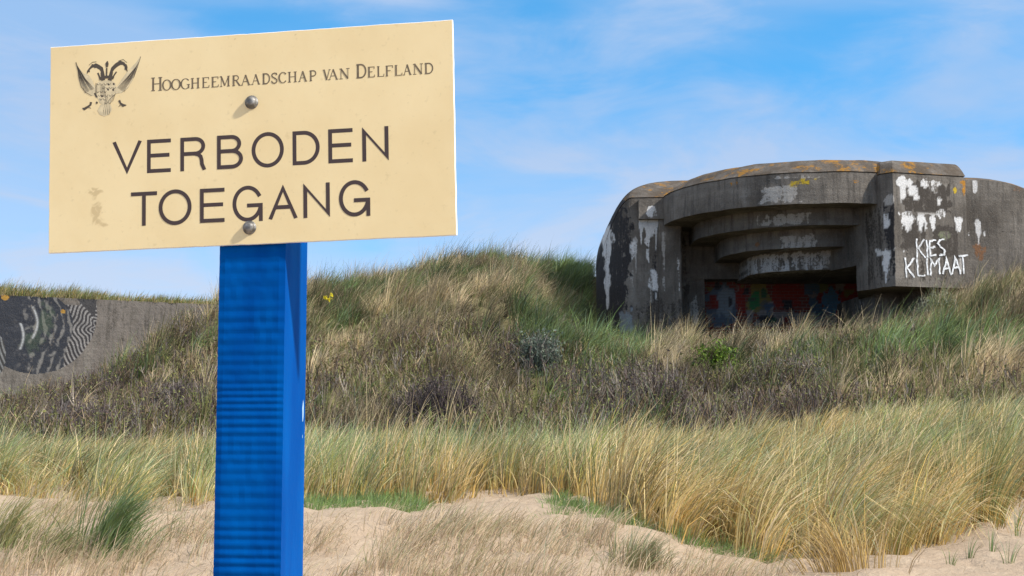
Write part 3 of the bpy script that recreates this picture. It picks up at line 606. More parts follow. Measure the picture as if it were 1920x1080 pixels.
# bricked-up opening with sprayed colours
M_brick, t, b = newmat('painted_brick')
tcn = N(t, 'ShaderNodeTexCoord'); mpk = N(t, 'ShaderNodeMapping'); mpk.inputs['Rotation'].default_value = (R(90), 0, 0); t.links.new(tcn.outputs['Object'], mpk.inputs[0])
bk = N(t, 'ShaderNodeTexBrick', i_Scale=1.0); bk.inputs['Brick Width'].default_value = .3; bk.inputs['Row Height'].default_value = .11; bk.inputs['Mortar Size'].default_value = .012
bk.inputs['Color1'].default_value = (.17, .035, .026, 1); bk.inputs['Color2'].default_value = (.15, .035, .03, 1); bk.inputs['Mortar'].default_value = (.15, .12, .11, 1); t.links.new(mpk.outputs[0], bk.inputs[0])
ap = N(t, 'ShaderNodeAttribute', attribute_name='paint'); nk = N(t, 'ShaderNodeTexNoise', i_Scale=5.0, i_Detail=6.0, i_Roughness=.7); t.links.new(tcn.outputs['Object'], nk.inputs[0])
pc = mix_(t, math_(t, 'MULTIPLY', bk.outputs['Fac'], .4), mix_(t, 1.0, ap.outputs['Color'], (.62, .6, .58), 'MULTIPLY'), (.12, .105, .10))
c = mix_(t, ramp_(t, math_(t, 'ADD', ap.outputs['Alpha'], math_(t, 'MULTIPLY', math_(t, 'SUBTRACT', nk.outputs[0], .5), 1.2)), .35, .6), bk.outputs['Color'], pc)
t.links.new(c, b.inputs['Base Color']); b.inputs['Roughness'].default_value = .9
bpk = N(t, 'ShaderNodeBump', i_Strength=.6, i_Distance=.01, invert=True); t.links.new(bk.outputs['Fac'], bpk.inputs['Height']); t.links.new(bpk.outputs[0], b.inputs['Normal'])
BY = 49.1
rs = np.random.default_rng(5); marks = []
for _ in range(34):
    mx_, my_ = rs.uniform(1325, 1635), rs.uniform(520, 606); mw, mh = rs.uniform(3, 13), rs.uniform(3, 16)
    marks.append((['ell', 'drip', 'box'][rs.integers(3)], BY, mx_-mw, my_-mh, mx_+mw, my_+mh, [(.30,.03,.02), (.10,.17,.28), (.30,.27,.27), (.04,.04,.05), (.26,.20,.06), (.05,.16,.09), (.42,.38,.37)][rs.integers(7)], rs.uniform(.5, 1)))
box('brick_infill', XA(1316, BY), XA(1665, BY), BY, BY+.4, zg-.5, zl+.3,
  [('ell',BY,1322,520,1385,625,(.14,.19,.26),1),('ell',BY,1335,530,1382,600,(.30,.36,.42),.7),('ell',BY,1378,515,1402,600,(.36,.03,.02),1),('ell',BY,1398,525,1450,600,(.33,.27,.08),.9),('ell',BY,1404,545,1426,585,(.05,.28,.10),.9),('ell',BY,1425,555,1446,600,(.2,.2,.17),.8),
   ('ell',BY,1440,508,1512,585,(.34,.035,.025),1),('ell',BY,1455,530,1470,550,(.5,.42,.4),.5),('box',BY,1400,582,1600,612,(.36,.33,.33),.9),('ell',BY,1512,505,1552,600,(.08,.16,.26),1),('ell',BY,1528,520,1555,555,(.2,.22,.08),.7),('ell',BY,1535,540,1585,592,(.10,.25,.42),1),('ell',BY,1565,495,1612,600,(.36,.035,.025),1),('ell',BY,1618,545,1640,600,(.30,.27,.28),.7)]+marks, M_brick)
# sprayed slogan on the front block
slog = Ink()
dirw = np.array([P4[0]-P3[0], P4[1]-P3[1], 0]); dirw /= np.linalg.norm(dirw); nw = np.array([dirw[1], -dirw[0], 0]); nw = nw*(-1 if nw[1] > 0 else 1)
o3 = np.array([*P3, 0.])
def onblock(px, py):
    u = (px-960)/FPX; v = (540-py)/FPX; d = np.array([u, cp-v*sp, sp+v*cp]); O_ = np.array([0, 0, EYE]); t_ = np.dot(o3-O_, nw)/np.dot(d, nw); P_ = O_+d*t_
    return (np.dot(P_-o3, dirw), P_[2])
for st in [[(600,215),(612,490)],[(715,225),(625,350),(730,490)],[(750,230),(760,490)],[(790,250),(800,465)],[(785,250),(885,235)],[(795,345),(872,330)],[(798,460),(885,447)],[(1005,228),(940,228),(912,275),(950,330),(1010,385),(1002,440),(925,458)],
           [(440,485),(455,775)],[(575,490),(462,635),(572,770)],[(610,505),(622,750),(722,745)],[(750,500),(765,745)],[(808,748),(812,510),(862,605),(925,500),(938,728)],[(982,732),(1037,500),(1103,732)],[(1005,645),(1080,642)],[(1122,722),(1160,478),(1240,722)],[(1140,630),(1212,628)],[(1203,467),(1345,450)],[(1272,460),(1288,718)]]:
    pts = [onblock(1640+x/7.714, 420+y/7.714) for x, y in st]; fine = []
    for i in range(len(pts)-1):
        for k in range(5): fine.append(np.array(pts[i])+(np.array(pts[i+1])-np.array(pts[i]))*k/5)
    fine.append(np.array(pts[-1])); fine = [q+rng.normal(0, .009, 2) for q in fine]
    slog.stroke(fine, .056, cap=False, taper=list(.056*rng.uniform(.65, 1.25, 8)))
M_slog = simple('white_brush_paint', (.66, .66, .67), .8, 0, .28, 9); t = M_slog.node_tree
tcs = N(t, 'ShaderNodeTexCoord'); ns = N(t, 'ShaderNodeTexNoise', i_Scale=22.0, i_Detail=5.0, i_Roughness=.7); t.links.new(tcs.outputs['Object'], ns.inputs[0])
t.links.new(math_(t, 'SUBTRACT', 1.0, math_(t, 'MULTIPLY', ramp_(t, ns.outputs[0], .53, .66), .75)), t.nodes['Principled BSDF'].inputs['Alpha'])
slog.obj('painted_slogan', M_slog, bunker, lambda V: o3+V[:, :1]*dirw+V[:, 2:]*np.array([0, 0, 1])+nw*(.014-V[:, 1:2]*20))

# ------------------------------------------------------------------ second bunker, with a mural
YB0, YB1 = 40.2, 42.6
def mural(px, py):
    c = np.zeros((len(px), 4)); n1 = fbm(px/9., py/9., 81, 4); n2 = fbm(px/22., py/22., 83, 4)
    ex = (px-66)/116.; ey = (py-588)/113.; rr = np.sqrt(ex*ex+ey*ey); inside = (rr < 1)
    d = np.hypot(px+70, (py-600)*.95)                     # ripples spread from the left
    wob = d+3*np.sin(py/17.)+14*(n2-.5)+8*(n1-.5)
    band = .5+.5*np.sin(wob/2.6)*np.where(px > 70, 1, .35); base = np.array([.030, .034, .045])
    col = np.tile(base, (len(px), 1))
    lightm = sstep(band+(n1-.5)*1.5, .62, 1.0)*sstep(px, 18, 60)*.8
    col = col*(1-lightm[:, None])+np.array([.23, .215, .20])*lightm[:, None]
    gm = sstep(np.exp(-((px-62)/30)**2-((py-640)/28)**2)+(n1-.5)*.8,   .45, .9)*.35+sstep(np.exp(-((px-85)/26)**2-((py-600)/40)**2)+(n1-.5)*.9, .5, .9)*.4
    col = col*(1-np.clip(gm, 0, 1)[:, None])+np.array([.06, .10, .05])*np.clip(gm, 0, 1)[:, None]
    for x0, y0, y1, bw in ((36, 605, 655, 5), (62, 575, 635, 6)):
        m = np.exp(-((px-(x0+8*np.cos((py-(y0+y1)/2)/18.)))/2.2)**2)*((py > y0) & (py < y1)); col = col*(1-m[:, None])+.42*m[:, None]
    # op-art strip of wavy lines at the right rim
    strip = (px > 128+9*np.cos((py-610)/22.)) & (py > 568) & inside
    wav = np.hypot(px-190, (py-618)*1.0)+6*np.cos(np.arctan2(py-618, px-190)*7)*.6; st = sstep(np.sin(wav/1.22)+(n1-.5)*.8, -.1, .45)*.62
    col[strip] = (np.array([.035, .033, .036])*(1-st[:, None])+np.array([.44, .41, .39])*st[:, None])[strip]
    wedge = inside & (py < 572) & (px > 95+(py-548)*1.2) & (px < 150); inside = inside & ~wedge
    tri = (py < 552+(px-136)*1.05) & (px > 136) & (px < 183-(py-550)*.12) & (py < 600)
    dark2 = tri; col[dark2] = (.050, .048, .050)
    strip2 = (np.hypot((px+5)/16, (py-665)/38) < 1) & (px < 32)
    col[strip2] = (np.array([.04, .04, .04])*(1-st[:, None])+.3*st[:, None])[strip2]
    m = inside | tri | strip2
    c[:, :3] = col; c[:, 3] = np.where(m, 1.0, 0)
    li = (np.exp(-((px-10)/9)**2-((py-556)/8)**2)+np.exp(-((px-118)/6)**2-((py-584)/5)**2))*(n1+.3); lm = li > .4
    c[lm, :3] = (.42, .23, .04); c[lm, 3] = 1
    # pale, newer concrete colour of the plain right part
    pl = (~m) & (px > 120); c[pl, :3] = np.array([.19, .163, .142]); c[pl, 3] = .62+.25*(n2[pl]-.5)
    return c
mb = empty('mural_bunker', (XA(150, 42), 42, float(ground([XA(150, 42)], [42.])[0])), 'low concrete bunker wall with a round black and white ripple mural, under a grassy roof', 'bunker')
nu, nv = 420, 170; pxs = np.linspace(-160, 408, nu+1); pys = np.linspace(546, 830, nv+1)
def wallpt(px, py):
    f_ = (px+160)/(568.); Y = YB0+(YB1-YB0)*f_; u = (px-960)/FPX
    top = ZA(546, YB0)-.18*f_; zb = 1.4; z = top+(zb-top)*(py-546)/(830-546)
    return np.stack([u*Y/cp*.99, Y, z], -1)
PX, PY = np.meshgrid(pxs, pys); WV = wallpt(PX.ravel(), PY.ravel())
k = nu+1; ids = (np.arange(nv)[:, None]*k+np.arange(nu)[None]).ravel(); F = np.stack([ids, ids+1, ids+k+1, ids+k], -1).tolist()
n0 = len(WV); ext = []
topi = list(range(k)); backs = WV[topi]+np.array([0, 7, -.1]); V_ = np.r_[WV, backs, WV[[0, nu]]*0]
for i in range(nu): F.append([i, n0+i, n0+i+1, i+1])
V_ = np.r_[WV, backs, [WV[0]*np.array([1, 1, 0])+np.array([0, 7, 1.4]), WV[nu]*np.array([1, 1, 0])+np.array([0, 7, 1.4])]]
F.append([0]+[k*j for j in range(1, nv+1)]+[n0+k, n0]); F.append([nu]+[n0+nu, n0+k+1]+[k*j+nu for j in range(nv, 0, -1)])
V_[:n0, 1] += (fbm(PX.ravel()/30, PY.ravel()/30, 91, 4)-.5)*.05
me = bpy.data.meshes.new('wall'); me.from_pydata(V_.tolist(), [], F); me.update()
cw = np.zeros((len(V_), 4))
_, vpy = project(WV); cw[:n0] = mural(project(WV)[0], vpy)
a = me.attributes.new('paint', 'FLOAT_COLOR', 'POINT'); a.data.foreach_set('color', cw.astype(np.float32).ravel())
link('wall', me, M_conc, mb)

# ------------------------------------------------------------------ grass, twigs and leaves
def blades(base, h, psi, th0, bend, wid, c0, c1, S=4, wdir=None, tipw=.08):
    """ribbons: base (n,3), h length, psi lean azimuth, th0 start lean, bend extra lean to the tip"""
    n = len(base); t_ = np.linspace(0, 1, S+1); pos = np.zeros((n, S+1, 3)); pos[:, 0] = base
    for k in range(S):
        th = th0+bend*((t_[k]+t_[k+1])/2)**1.3; ds = h/S
        pos[:, k+1, 0] = pos[:, k, 0]+np.sin(th)*np.cos(psi)*ds; pos[:, k+1, 1] = pos[:, k, 1]+np.sin(th)*np.sin(psi)*ds; pos[:, k+1, 2] = pos[:, k, 2]+np.cos(th)*ds
    a_ = rng.uniform(-.9, .9, n) if wdir is None else wdir
    wv = np.stack([np.cos(a_), np.sin(a_), np.zeros(n)], -1)
    wt = (1-(1-tipw)*t_**1.6)[None, :, None]*(wid*.5)[:, None, None]*wv[:, None, :]
    V = np.stack([pos-wt, pos+wt], 2).reshape(n, -1, 3); m = 2*(S+1)
    q = np.array([[2*k, 2*k+1, 2*k+3, 2*k+2] for k in range(S)])
    F = (np.arange(n)[:, None, None]*m+q[None]).reshape(-1, 4)
    cc = c0[:, None, :]+(c1-c0)[:, None, :]*(t_**.8)[None, :, None]; cc = np.repeat(cc, 2, 1)
    return V.reshape(-1, 3), F, cc.reshape(-1, 3), pos
def leaves(P, size, cols):
    n = len(P); a_ = rng.normal(0, 1, (n, 3)); a_ /= np.linalg.norm(a_, axis=1, keepdims=True); b_ = rng.normal(0, 1, (n, 3)); b_ -= (b_*a_).sum(1, keepdims=True)*a_; b_ /= np.linalg.norm(b_, axis=1, keepdims=True)
    s = size[:, None]; V = np.stack([P-a_*s, P+b_*s*.4, P+a_*s, P-b_*s*.4], 1); F = np.arange(4*n).reshape(n, 4)
    return V.reshape(-1, 3), F, np.repeat(cols, 4, 0)
class Batch:
    def __init__(s): s.V = []; s.F = []; s.c = []; s.n = 0
    def add(s, V, F, c): s.V.append(V); s.F.append(F+s.n); s.c.append(c); s.n += len(V)
    def obj(s, name, mat, parent=None):
        return link(name, quadmesh(name, np.concatenate(s.V), np.concatenate(s.F), np.concatenate(s.c)), mat, parent)
def pick(pal, wts, n):
    pal = np.array(pal); return pal[rng.choice(len(pal), n, p=np.array(wts)/sum(wts))]*rng.uniform(.75, 1.25, (n, 1))
STRAW, GOLD, TAN, PALE, DTN = (.50,.385,.17), (.52,.34,.10), (.38,.28,.165), (.56,.45,.28), (.44,.335,.215)
GRN, BGR, OLV, DGR, LGR = (.17,.23,.075), (.17,.25,.155), (.16,.16,.05), (.06,.095,.03), (.19,.29,.08)
def fan(n, Y0, Y1, p0=-160, p1=2080):
    Y = np.sqrt(rng.uniform(Y0**2, Y1**2, n)); px = rng.uniform(p0, p1, n); x = (px-960)/FPX*Y; return x, Y, px
WIND = R(8)
def tuft_blades(B, x, y, nb, rad, hm, wid, palb, wb, palt, wt, lean=.12, wind=.5, bend=.7, S=4, hvar=.25, psij=.55, tone=None, wvar=0.0):
    """blades of tufts at x,y; arrays hm etc per tuft"""
    idx = np.repeat(np.arange(len(x)), nb); n = len(idx)
    r_ = np.abs(rng.normal(0, 1, n))*rad; a_ = rng.uniform(0, 2*np.pi, n)
    bx, by = x[idx]+r_*np.cos(a_), y[idx]+r_*np.sin(a_); bz = ground(bx, by)-.02
    h = hm[idx]*rng.normal(1, hvar, n).clip(.4, 1.6)
    # lean outward from the tuft plus downwind
    wind = np.broadcast_to(wind, (len(x),))[idx]; tw = (1+wvar*rng.normal(0, 1, len(x)))[idx]; ty = (wvar*rng.normal(0, .5, len(x)))[idx]
    lx = lean*np.cos(a_)*r_/rad+wind*tw*rng.uniform(.6, 1.15, n)*np.cos(WIND); ly = lean*np.sin(a_)*r_/rad+wind*(.3*rng.normal(0, 1, n)+ty)
    psi = np.arctan2(ly, lx)+rng.normal(0, psij, n)*.5; m = np.hypot(lx, ly)
    c0 = pick(palb, wb, n); c1 = pick(palt, wt, n)
    if tone is not None: c0 = c0*tone[idx][:, None]; c1 = c1*tone[idx][:, None]
    V, F, c, _ = blades(np.stack([bx, by, bz], -1), h, psi, m*.25, m*bend*2, wid*rng.uniform(.6, 1.3, n), c0, c1, S)
    B.add(V, F, c)

# --- marram belt along the dune foot (a closed stand: stuff)
def belt_front(px):
    return np.interp(px, [-200, 0, 300, 600, 820, 900, 1000, 1060, 1120, 1250, 1400, 1550, 1650, 1750, 1830, 1920, 2100], [14.4, 14.4, 14.3, 14.4, 14.2, 15.0, 14.8, 14.2, 13.4, 12.7, 12.1, 11.7, 12.0, 12.4, 13.2, 14.6, 14.6])
B = Batch()
x, Y, px = fan(2700, 11.5, 25.5); fr = belt_front(px)
dn = fbm(x*1.0, Y*.8, 103, 3)
keep = (Y > fr+.8*(fbm(x*1.2, Y*1.2, 101, 3)-.5)) & (rng.uniform(0, 1, len(x)) < sstep(dn, .30, .52)+.12+.25*(px < 1050)) & (rng.uniform(0, 1, len(x)) < np.interp(Y, [12, 17, 25], [1, .85, .6]))
x, Y, px, dn, fr = x[keep], Y[keep], px[keep], dn[keep], fr[keep]
gm = fbm(x*.6+3, Y*.45, 107, 3)+rng.normal(0, .075, len(x))+.09*sstep(Y-fr, 1.5, 6)+.08*sstep(px, 1600, 1800)
hm = (.42+.42*(fbm(x*.7, Y*.7, 109, 3)))*rng.uniform(.75, 1.25, len(x))*np.interp(Y, [12, 15, 20, 25], [1.15, 1.0, .68, .42])
hm = hm*np.where((px > 1080), 1.10, .86)
wnd = np.interp(px, [-200, 250, 420, 700, 1000, 1150, 1300, 1900], [.80, .70, .38, .26, .30, .60, .90, .75]); tone = rng.uniform(.6, 1.6, len(x))*(.82+.5*fbm(x*.9, Y*.9, 111, 3))
for lo, hi, pt, wt_ in ((-9, .46, [STRAW, PALE, GOLD, GRN], [3.4, 3.4, 1.6, 1.2]), (.46, .56, [PALE, STRAW, GRN, BGR], [3, 2.4, 2, 1.2]), (.56, 9, [GRN, BGR, PALE, LGR], [2.6, 3.6, 2.2, 1])):
    sel = (gm >= lo) & (gm < hi)
    tuft_blades(B, x[sel], Y[sel], 84, .135, hm[sel], .0105, [GOLD, STRAW, OLV, TAN], [3.8, 2.4, 1.0, 1.4], pt, wt_, .34, wnd[sel], 1.05, tone=tone[sel], wvar=.25, hvar=.3)
# loose, broken and seeding stalks that stand out of the tussocks
q = rng.choice(len(x), 420); tuft_blades(B, x[q], Y[q], 4, .12, hm[q]*1.15, .008, [GOLD, STRAW], [1, 1], [PALE, STRAW], [2, 1], .9, wnd[q]*1.1, 1.2, tone=np.full(420, 1.25), wvar=.5)
q = rng.choice(len(x), 900); tuft_blades(B, x[q], Y[q], 12, .22, np.full(900, .32), .008, [(.30,.22,.13), TAN], [1, 1], [TAN, (.33,.24,.15)], [1, 1], 1.5, .6, 1.0, wvar=.8)
B.obj('marram_grass', M_grass); tag(bpy.data.objects['marram_grass'], 'tall green and straw marram grass standing in a belt along the dune foot', 'grass', kind='stuff')
print('marram tufts', len(x))

# --- thin grass over the sandy bank in front
B = Batch()
x, Y, px = fan(1500, 10.2, 13.5, -160, 1480)
keep = (fbm(x*1.6, Y*1.1, 121, 4) > .54-.04*(px < 420)+rng.normal(0, .05, len(x))) & (Y < np.interp(px, [0, 560, 1050, 1200, 1300, 1460], [12.9, 12.25, 12.15, 12.2, 11.9, 11.2])); x, Y, px = x[keep], Y[keep], px[keep]
tuft_blades(B, x, Y, 16, .13, rng.uniform(.12, .34, len(x)), .006, [(.58,.43,.29), (.50,.38,.25), OLV], [3, 2, .5], [DTN, PALE, GRN, (.58,.43,.29), BGR], [2, 4, 2.2, 3.2, .9], .3, .85, .95, wvar=.3)
# fallen straws and bits of dead root lying on the sand
xf, Yf, _ = fan(1500, 10.2, 14.5); zf = ground(xf, Yf)+.012; nf = len(xf)
V, F, c, _ = blades(np.stack([xf, Yf, zf], -1), rng.uniform(.04, .22, nf), rng.normal(.2, .9, nf), np.full(nf, 1.42), rng.uniform(-.25, .3, nf), np.full(nf, .006), pick([(.22,.16,.10), TAN, PALE], [2, 2, 1], nf), pick([(.22,.16,.10), TAN, PALE], [2, 2, 1], nf), 3); B.add(V, F, c)
B.obj('thin_bank_grass', M_grass); tag(bpy.data.objects['thin_bank_grass'], 'thin dry grass combed by the wind over the sandy bank', 'grass', kind='stuff')
B = Batch()
x, Y, px = fan(900, 12.0, 14.6, 560, 1500)
keep = ((px < 800) & (Y > 13.0)) | ((px > 1040) & (Y > np.interp(px, [1040, 1250, 1400, 1500], [13.0, 12.6, 11.8, 11.2])) & (Y < belt_front(px)+.3)); x, Y = x[keep], Y[keep]
tuft_blades(B, x, Y, 22, .10, rng.uniform(.08, .17, len(x)), .006, [GRN, LGR], [1, 1], [GRN, LGR, BGR], [2, 2, 1], .6, .3, .8, S=3)
B.obj('low_green_grass', M_grass); tag(bpy.data.objects['low_green_grass'], 'short fresh green grass between the sandy bank and the marram belt', 'grass', kind='stuff')

# --- dry grass on the dune slope
def slope_zone(x, Y):
    return 960+FPX*x/Y*.985
B = Batch()
x, Y, px = fan(12500, 25, 62); z = ground(x, Y); sx_, sy_ = project(np.stack([x, Y, z], -1))
inb = ((px > 1105) & (Y > 44.5)) | ((px > 1270) & (Y > 43.2)) | ((px < 405) & (Y > 39.6)) | ((px > 1600) & (Y > 41.0) & (px < 1740))
low = sstep(sy_+(fbm(x*.5, Y*.5, 131, 3)-.5)*130, 690, 770)                      # scrub country
keep = ~inb & (rng.uniform(0, 1, len(x)) < np.where(px < 420, .4, 1)*(1-.68*low)) & (rng.uniform(0, 1, len(x)) < .45+sstep(fbm(x*.8, Y*.8, 133, 3), .3, .55))
x, Y, px, sx_, sy_ = x[keep], Y[keep], px[keep], sx_[keep], sy_[keep]
green = fbm(x*.35, Y*.35, 137, 3)+.33*sstep(px, 960, 1060)*(1-sstep(px, 1150, 1250))+.0*px-.10*(px < 420)+.12*sstep(Y, 38, 42)*(px < 1000)-.12*((px > 560) & (px < 960) & (Y < 38))
hm = (.36+.5*sstep(fbm(x*.9, Y*.8, 139, 3), .25, .75))*rng.uniform(.7, 1.4, len(x)); tone = (.28+.88*sstep(fbm(x*1.0, Y*.8, 141, 3), .25, .75))*rng.uniform(.6, 1.6, len(x))
for lo, hi, pb, wb, pt, wt_ in ((-1, .50, [TAN, OLV, STRAW], [3, 1, 1], [DTN, PALE, TAN, OLV], [3.5, 4.5, 2, .4]), (.50, .62, [OLV, TAN, GRN], [2, 2, 1], [TAN, OLV, GRN, PALE], [3, 2, 2, 1.5]), (.62, 9, [DGR, GRN, OLV], [2, 2, 1], [GRN, BGR, LGR, OLV], [3, 2, 1, 1])):
    s = (green >= lo) & (green < hi)
    if s.any(): tuft_blades(B, x[s], Y[s], 32, .115, hm[s], .015, pb, wb, pt, wt_, .32, .62, 1.0, tone=tone[s], wvar=.45)
B.obj('dune_slope_grass', M_grass); tag(bpy.data.objects['dune_slope_grass'], 'dry tan and green dune grass covering the slope below the bunkers', 'grass', kind='stuff')
print('slope tufts', len(x))
# grass growing on the roof of the mural bunker
B = Batch(); n = 900; px = rng.uniform(-150, 412, n); f_ = (px+160)/568; Y = YB0+(YB1-YB0)*f_+rng.uniform(-.05, 5, n)**1.0
bx = (px-960)/FPX*Y/cp*.99; hm = (.26+.12*(1-sstep(px, 120, 230)))*rng.uniform(.5, 1.3, n)
idx = np.repeat(np.arange(n), 26); m = len(idx); zt = ZA(546, YB0)-.18*f_[idx]-.03
base = np.stack([bx[idx]+rng.normal(0, .13, m), Y[idx]+rng.normal(0, .1, m), zt], -1); base[:, 1] = np.maximum(base[:, 1], YB0+(YB1-YB0)*f_[idx]+.02)
V, F, c, _ = blades(base, hm[idx]*rng.uniform(.5, 1.4, m), rng.normal(.1, .8, m), rng.uniform(0, .5, m), rng.uniform(.2, 1.2, m), np.full(m, .016), pick([OLV, TAN], [2, 1], m), pick([OLV, GRN, TAN, GOLD, LGR], [3, 2, 2, 1.2, 1], m), 3); B.add(V, F, c)
B.obj('roof_grass', M_grass); tag(bpy.data.objects['roof_grass'], 'olive grass sod growing on the roof of the mural bunker', 'grass', kind='stuff')

# --- bare scrub: twiggy undergrowth on the lower slope
PUR, BRT, GRT, PTW = (.105,.078,.072), (.13,.088,.055), (.20,.17,.15), (.34,.28,.22)
def twigs(B, base, h, spread, wid, cols, S=3, sub=4, sublen=.45, up=.25):
    n = len(base); psi = rng.uniform(0, 2*np.pi, n)
    V, F, c, pos = blades(base, h, psi, np.abs(rng.normal(0, spread, n)), rng.normal(0, .35, n), wid, cols*.9, cols, S, tipw=.3); B.add(V, F, c)
    ends = [pos[:, -1]]
    for k in range(sub):
        f_ = rng.uniform(.3, .95, n); i0 = np.minimum((f_*S).astype(int), S-1); fr_ = f_*S-i0
        b0 = pos[np.arange(n), i0]*(1-fr_)[:, None]+pos[np.arange(n), i0+1]*fr_[:, None]
        cc = cols*rng.uniform(.8, 1.3, (n, 1))
        V, F, c, p2 = blades(b0, h*sublen*rng.uniform(.5, 1.2, n), psi+rng.normal(0, 1.4, n), np.abs(rng.normal(.6, .3, n)), -rng.uniform(0, .5, n), wid*.65, cc, cc*1.1, 2, tipw=.3); B.add(V, F, c); ends.append(p2[:, -1]); ends.append(p2[:, 1])
    return np.concatenate(ends)
B = Batch()
x, Y, px = fan(30000, 24.3, 43); z = ground(x, Y); sx_, sy_ = project(np.stack([x, Y, z], -1))
edge = np.interp(sx_, [0, 200, 400, 560, 700, 1100, 1300, 1500, 1700, 1920], [625, 630, 610, 645, 625, 635, 598, 612, 660, 700])
keep = (rng.uniform(0, 1, len(x)) < sstep(sy_+(fbm(x*.45, Y*.45, 151, 3)-.5)*110, edge-25, edge+45)) & (rng.uniform(0, 1, len(x)) < .20+sstep(fbm(x*.55, Y*.55, 153, 3), .38, .60)) & ~((px < 405) & (Y > 39.4)) & (rng.uniform(0, 1, len(x)) < np.interp(px, [1500, 1800], [1, .35]))
x, Y, z = x[keep], Y[keep], z[keep]; n = len(x)
cm = fbm(x*.4, Y*.4, 157, 3); cols = np.where((cm > .56)[:, None], pick([PUR, BRT, GRT], [3, 2, 1], n), pick([BRT, PUR, OLV, GRT, PTW, TAN], [3, 1, 3, 1, 1, 1.2], n))
en = twigs(B, np.stack([x, Y, z-.03], -1), (.34+.4*fbm(x*.5, Y*.5, 159, 3))*rng.uniform(.7, 1.2, n), .28, np.full(n, .021), cols*.95, 3, 4)
lv = en[rng.uniform(0, 1, len(en)) < .33]; B.add(*leaves(lv, rng.uniform(.02, .045, len(lv)), pick([OLV, BRT, (.14,.16,.05), (.20,.20,.07)], [2, 1.5, 2.5, 1], len(lv))))
B.obj('dune_scrub', M_twig); tag(bpy.data.objects['dune_scrub'], 'brown and purple twiggy undergrowth covering the lower dune slope', 'undergrowth', kind='stuff')
print('scrub stems', n)

# --- shrubs that stand out one by one
def shrub(name, px, Y, wdt, hgt, label, cat, tw, lf_cols, lf_w, nst=260, nleaf=3000, lsize=.035, group=None, dens=1.0):
    x0 = (px-960)/FPX*Y; z0 = float(ground([x0], [Y])[0])
    root = empty(name, (x0, Y, z0), label, cat, group)
    B = Batch(); a_ = rng.uniform(0, 2*np.pi, nst); r_ = np.sqrt(rng.uniform(0, 1, nst)); bx = x0+np.cos(a_)*r_*wdt*.42; by = Y+np.sin(a_)*r_*wdt*.3; bz = ground(bx, by)-.04
    hh = hgt*(1-.55*r_**2)*rng.uniform(.7, 1.15, nst)
    en = twigs(B, np.stack([bx, by, bz], -1), hh, .3, np.full(nst, .02), pick(tw[0], tw[1], nst), 4, 6, .42)
    B.obj('stems', M_twig, root)
    if nleaf:
        L = en[rng.integers(0, len(en), nleaf)]+rng.normal(0, .05, (nleaf, 3)); Bl = Batch()
        Bl.add(*leaves(L, rng.uniform(.6, 1.4, nleaf)*lsize, pick(lf_cols, lf_w, nleaf)))
        Bl.obj('foliage', M_grass, root)
    return root
shrub('thorn_bush', 820, 26.6, 2.0, .95, 'broad dark purple-brown bare thorn bush just above the marram belt', 'bush', ([PUR, (.05,.04,.04)], [2, 2]), [PUR, (.06,.05,.05), OLV], [2, 2, 1], 420, 2600, .03)
shrub('evergreen_bush', 1340, 31, 1.05, .80, 'bright green leafy bush below the bricked-up gun opening', 'bush', ([BRT, OLV], [1, 1]), [(.10,.17,.02), (.16,.24,.025), (.05,.085,.015)], [3, 2, 2], 130, 4200, .045)
shrub('willow_bush', 1015, 32, .95, .85, 'blue-grey upright bush on the middle of the dune slope', 'bush', ([GRT, (.12,.14,.12)], [1, 2]), [(.11,.14,.11), (.15,.18,.13), (.07,.09,.06)], [2, 1, 1], 160, 2600, .04)
shrub('buckthorn_bush', 1215, 27.2, 2.3, 1.05, 'tall bare bush with pale stems below the rounded bunker corner', 'bush', ([GRT, PUR, PTW], [2, 3, 1.2]), [PUR, OLV, BRT], [2, 2, 2], 330, 2600, .035)
shrub('buckthorn_bush', 1470, 28.5, 2.0, .85, 'grey-brown bare bush to the right of the bright green bush', 'bush', ([GRT, PUR, BRT], [2, 2, 2]), [OLV, BRT, GRT], [2, 1, 1], 300, 2400, .035)
shrub('heather_bush', 330, 29, 2.2, .75, 'mauve-brown bush left of the blue post, above the marram', 'bush', ([PUR, GRT], [3, 1]), [PUR, (.13,.10,.10), OLV], [3, 2, 1], 340, 2200, .03)
shrub('heather_bush', 130, 27.5, 2.4, .80, 'purple-grey bush below the round mural', 'bush', ([PUR, GRT, PTW], [3, 2, .7]), [PUR, (.15,.12,.115)], [2, 2], 340, 2200, .03)
shrub('creeping_willow', 1560, 39.3, 1.3, .45, 'low olive green bush at the foot of the bricked-up opening', 'bush', ([OLV, BRT], [1, 1]), [(.11,.15,.02), (.15,.17,.04), OLV], [2, 1, 1], 120, 2400, .045)
shrub('grey_weed', 1755, 40.4, 1.3, .95, 'pale grey-green weed growing up under the word KLIMAAT', 'plant', ([(.25,.25,.18), OLV], [1, 1]), [(.27,.28,.19), (.18,.21,.10)], [2, 1], 110, 1500, .035)
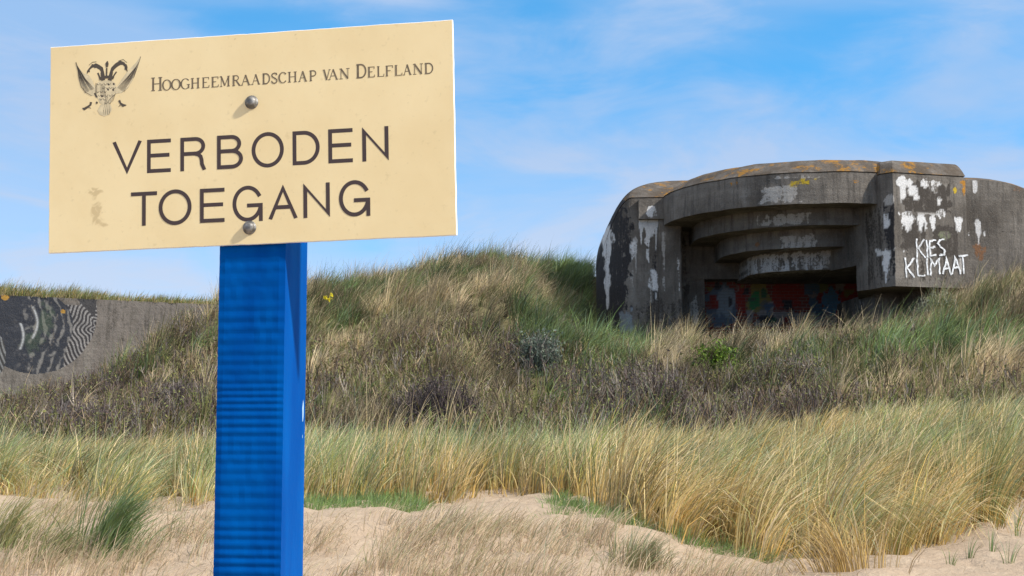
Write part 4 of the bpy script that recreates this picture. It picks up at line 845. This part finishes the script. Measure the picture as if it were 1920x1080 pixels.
# --- single tufts
def tuft(name, px, Y, nb, rad, h, wid, pb, wb, pt, wt_, label, wind=.42, lean=.35, bend=.95, group=None, S=5):
    B = Batch(); x0 = (px-960)/FPX*Y
    tuft_blades(B, np.array([x0]), np.array([Y]), nb, rad, np.array([h]), wid, pb, wb, pt, wt_, lean, wind, bend, S=S)
    o = B.obj(name, M_grass); tag(o, label, 'grass tuft', group); return o
tuft('marram_tuft', 215, 11.4, 420, .15, .62, .007, [DGR, GRN], [1, 2], [GRN, BGR], [2, 1], 'dark green marram tuft bent far over on the sandy bank left of the post', 1.0, .3, .75)
tuft('marram_tuft', 20, 11.5, 380, .26, .50, .007, [OLV, GRN], [1, 2], [PALE, GRN, STRAW], [2, 1, 2], 'straw and green marram tuft at the far left edge of the sandy bank', .9, .3, .8)
tuft('marram_tuft', 110, 11.2, 160, .14, .40, .006, [GRN, OLV], [1, 2], [GRN, TAN], [2, 1], 'small leaning green tuft between the two larger tufts on the left', 1.0, .3, .8)
tuft('marram_tuft', 1835, 13.0, 300, .14, .85, .008, [GOLD, OLV], [2, 2], [GRN, STRAW, BGR], [2, 2, 1], 'upright straw tuft on the edge of the clean sand at the right', .36, .35)
tuft('marram_tuft', 1672, 12.0, 130, .07, .55, .007, [GOLD, GOLD, OLV], [3, 2, 1], [STRAW, GRN], [2, 2], 'slender golden tuft rooted in the bare sand', .45, .35)
tuft('marram_tuft', 1575, 11.2, 260, .20, .55, .007, [GOLD, TAN], [2, 2], [GOLD, TAN, STRAW], [2, 2, 2], 'orange-brown dead tuft sprawling at the lowest edge of the marram belt', -.65, .6, .8)
tuft('marram_tuft', 1200, 11.1, 360, .15, .30, .006, [TAN, OLV, BRT], [2, 2, 1], [GRN, BGR, TAN], [2, 2, 2], 'low grey-green tuft hanging over the sandy lip', .7, .5, .9)
tuft('marram_tuft', 1290, 39.5, 260, .20, 1.0, .016, [TAN, STRAW], [1, 1], [PALE, STRAW], [2, 1], 'pale straw tuft sticking up at the foot of the bunker pier', .15, .7, .7)
tuft('marram_tuft', 1500, 42.5, 120, .13, 1.0, .016, [TAN, STRAW], [1, 1], [PALE, STRAW], [2, 1], 'thin pale tuft in front of the painted bricks', .45, .5, .7)
for px, Y, h, lab in ((1772, 11.3, .14, 'tiny marram shoot on bare sand, near the golden tuft'), (1880, 11.3, .22, 'two-bladed marram shoot on bare sand near the right edge'), (1895, 12.3, .26, 'marram shoot standing highest on the bare sand'), (1805, 11.5, .18, 'small green marram shoot in the middle of the bare sand'), (1848, 11.6, .24, 'thin grey-green marram shoot beside the upright straw tuft')):
    tuft('grass_shoot', px, Y, 12, .025, h, .006, [GRN, OLV], [1, 1], [GRN, BGR], [1, 1], lab, .25, .4, .8, 'marram shoots on the bare sand')
fx_, fy_ = (613-960)/FPX*37.0*1.0, 37.0; fz_ = float(ground([fx_], [fy_])[0])
fr_ = empty('ragwort', (fx_, fy_, fz_), 'single small yellow flowering weed on the slope beside the blue post', 'flower')
Bf = Batch(); pb_ = np.tile([fx_, fy_, fz_], (7, 1))+rng.normal(0, .02, (7, 3))*[1, 1, 0]
V, F, c, pos_ = blades(pb_, rng.uniform(.55, .68, 7), rng.uniform(0, 6, 7), np.full(7, .05), np.full(7, .15), np.full(7, .014), pick([GRN], [1], 7), pick([GRN], [1], 7)); Bf.add(V, F, c); Bf.obj('stems', M_grass, fr_)
Bf = Batch(); Pf = np.repeat(pos_[:, -1], 14, 0)+rng.normal(0, .03, (98, 3)); Bf.add(*leaves(Pf, np.full(98, .03), pick([(.75,.62,.02)], [1], 98))); Bf.obj('blossom', M_grass, fr_)
print('done')
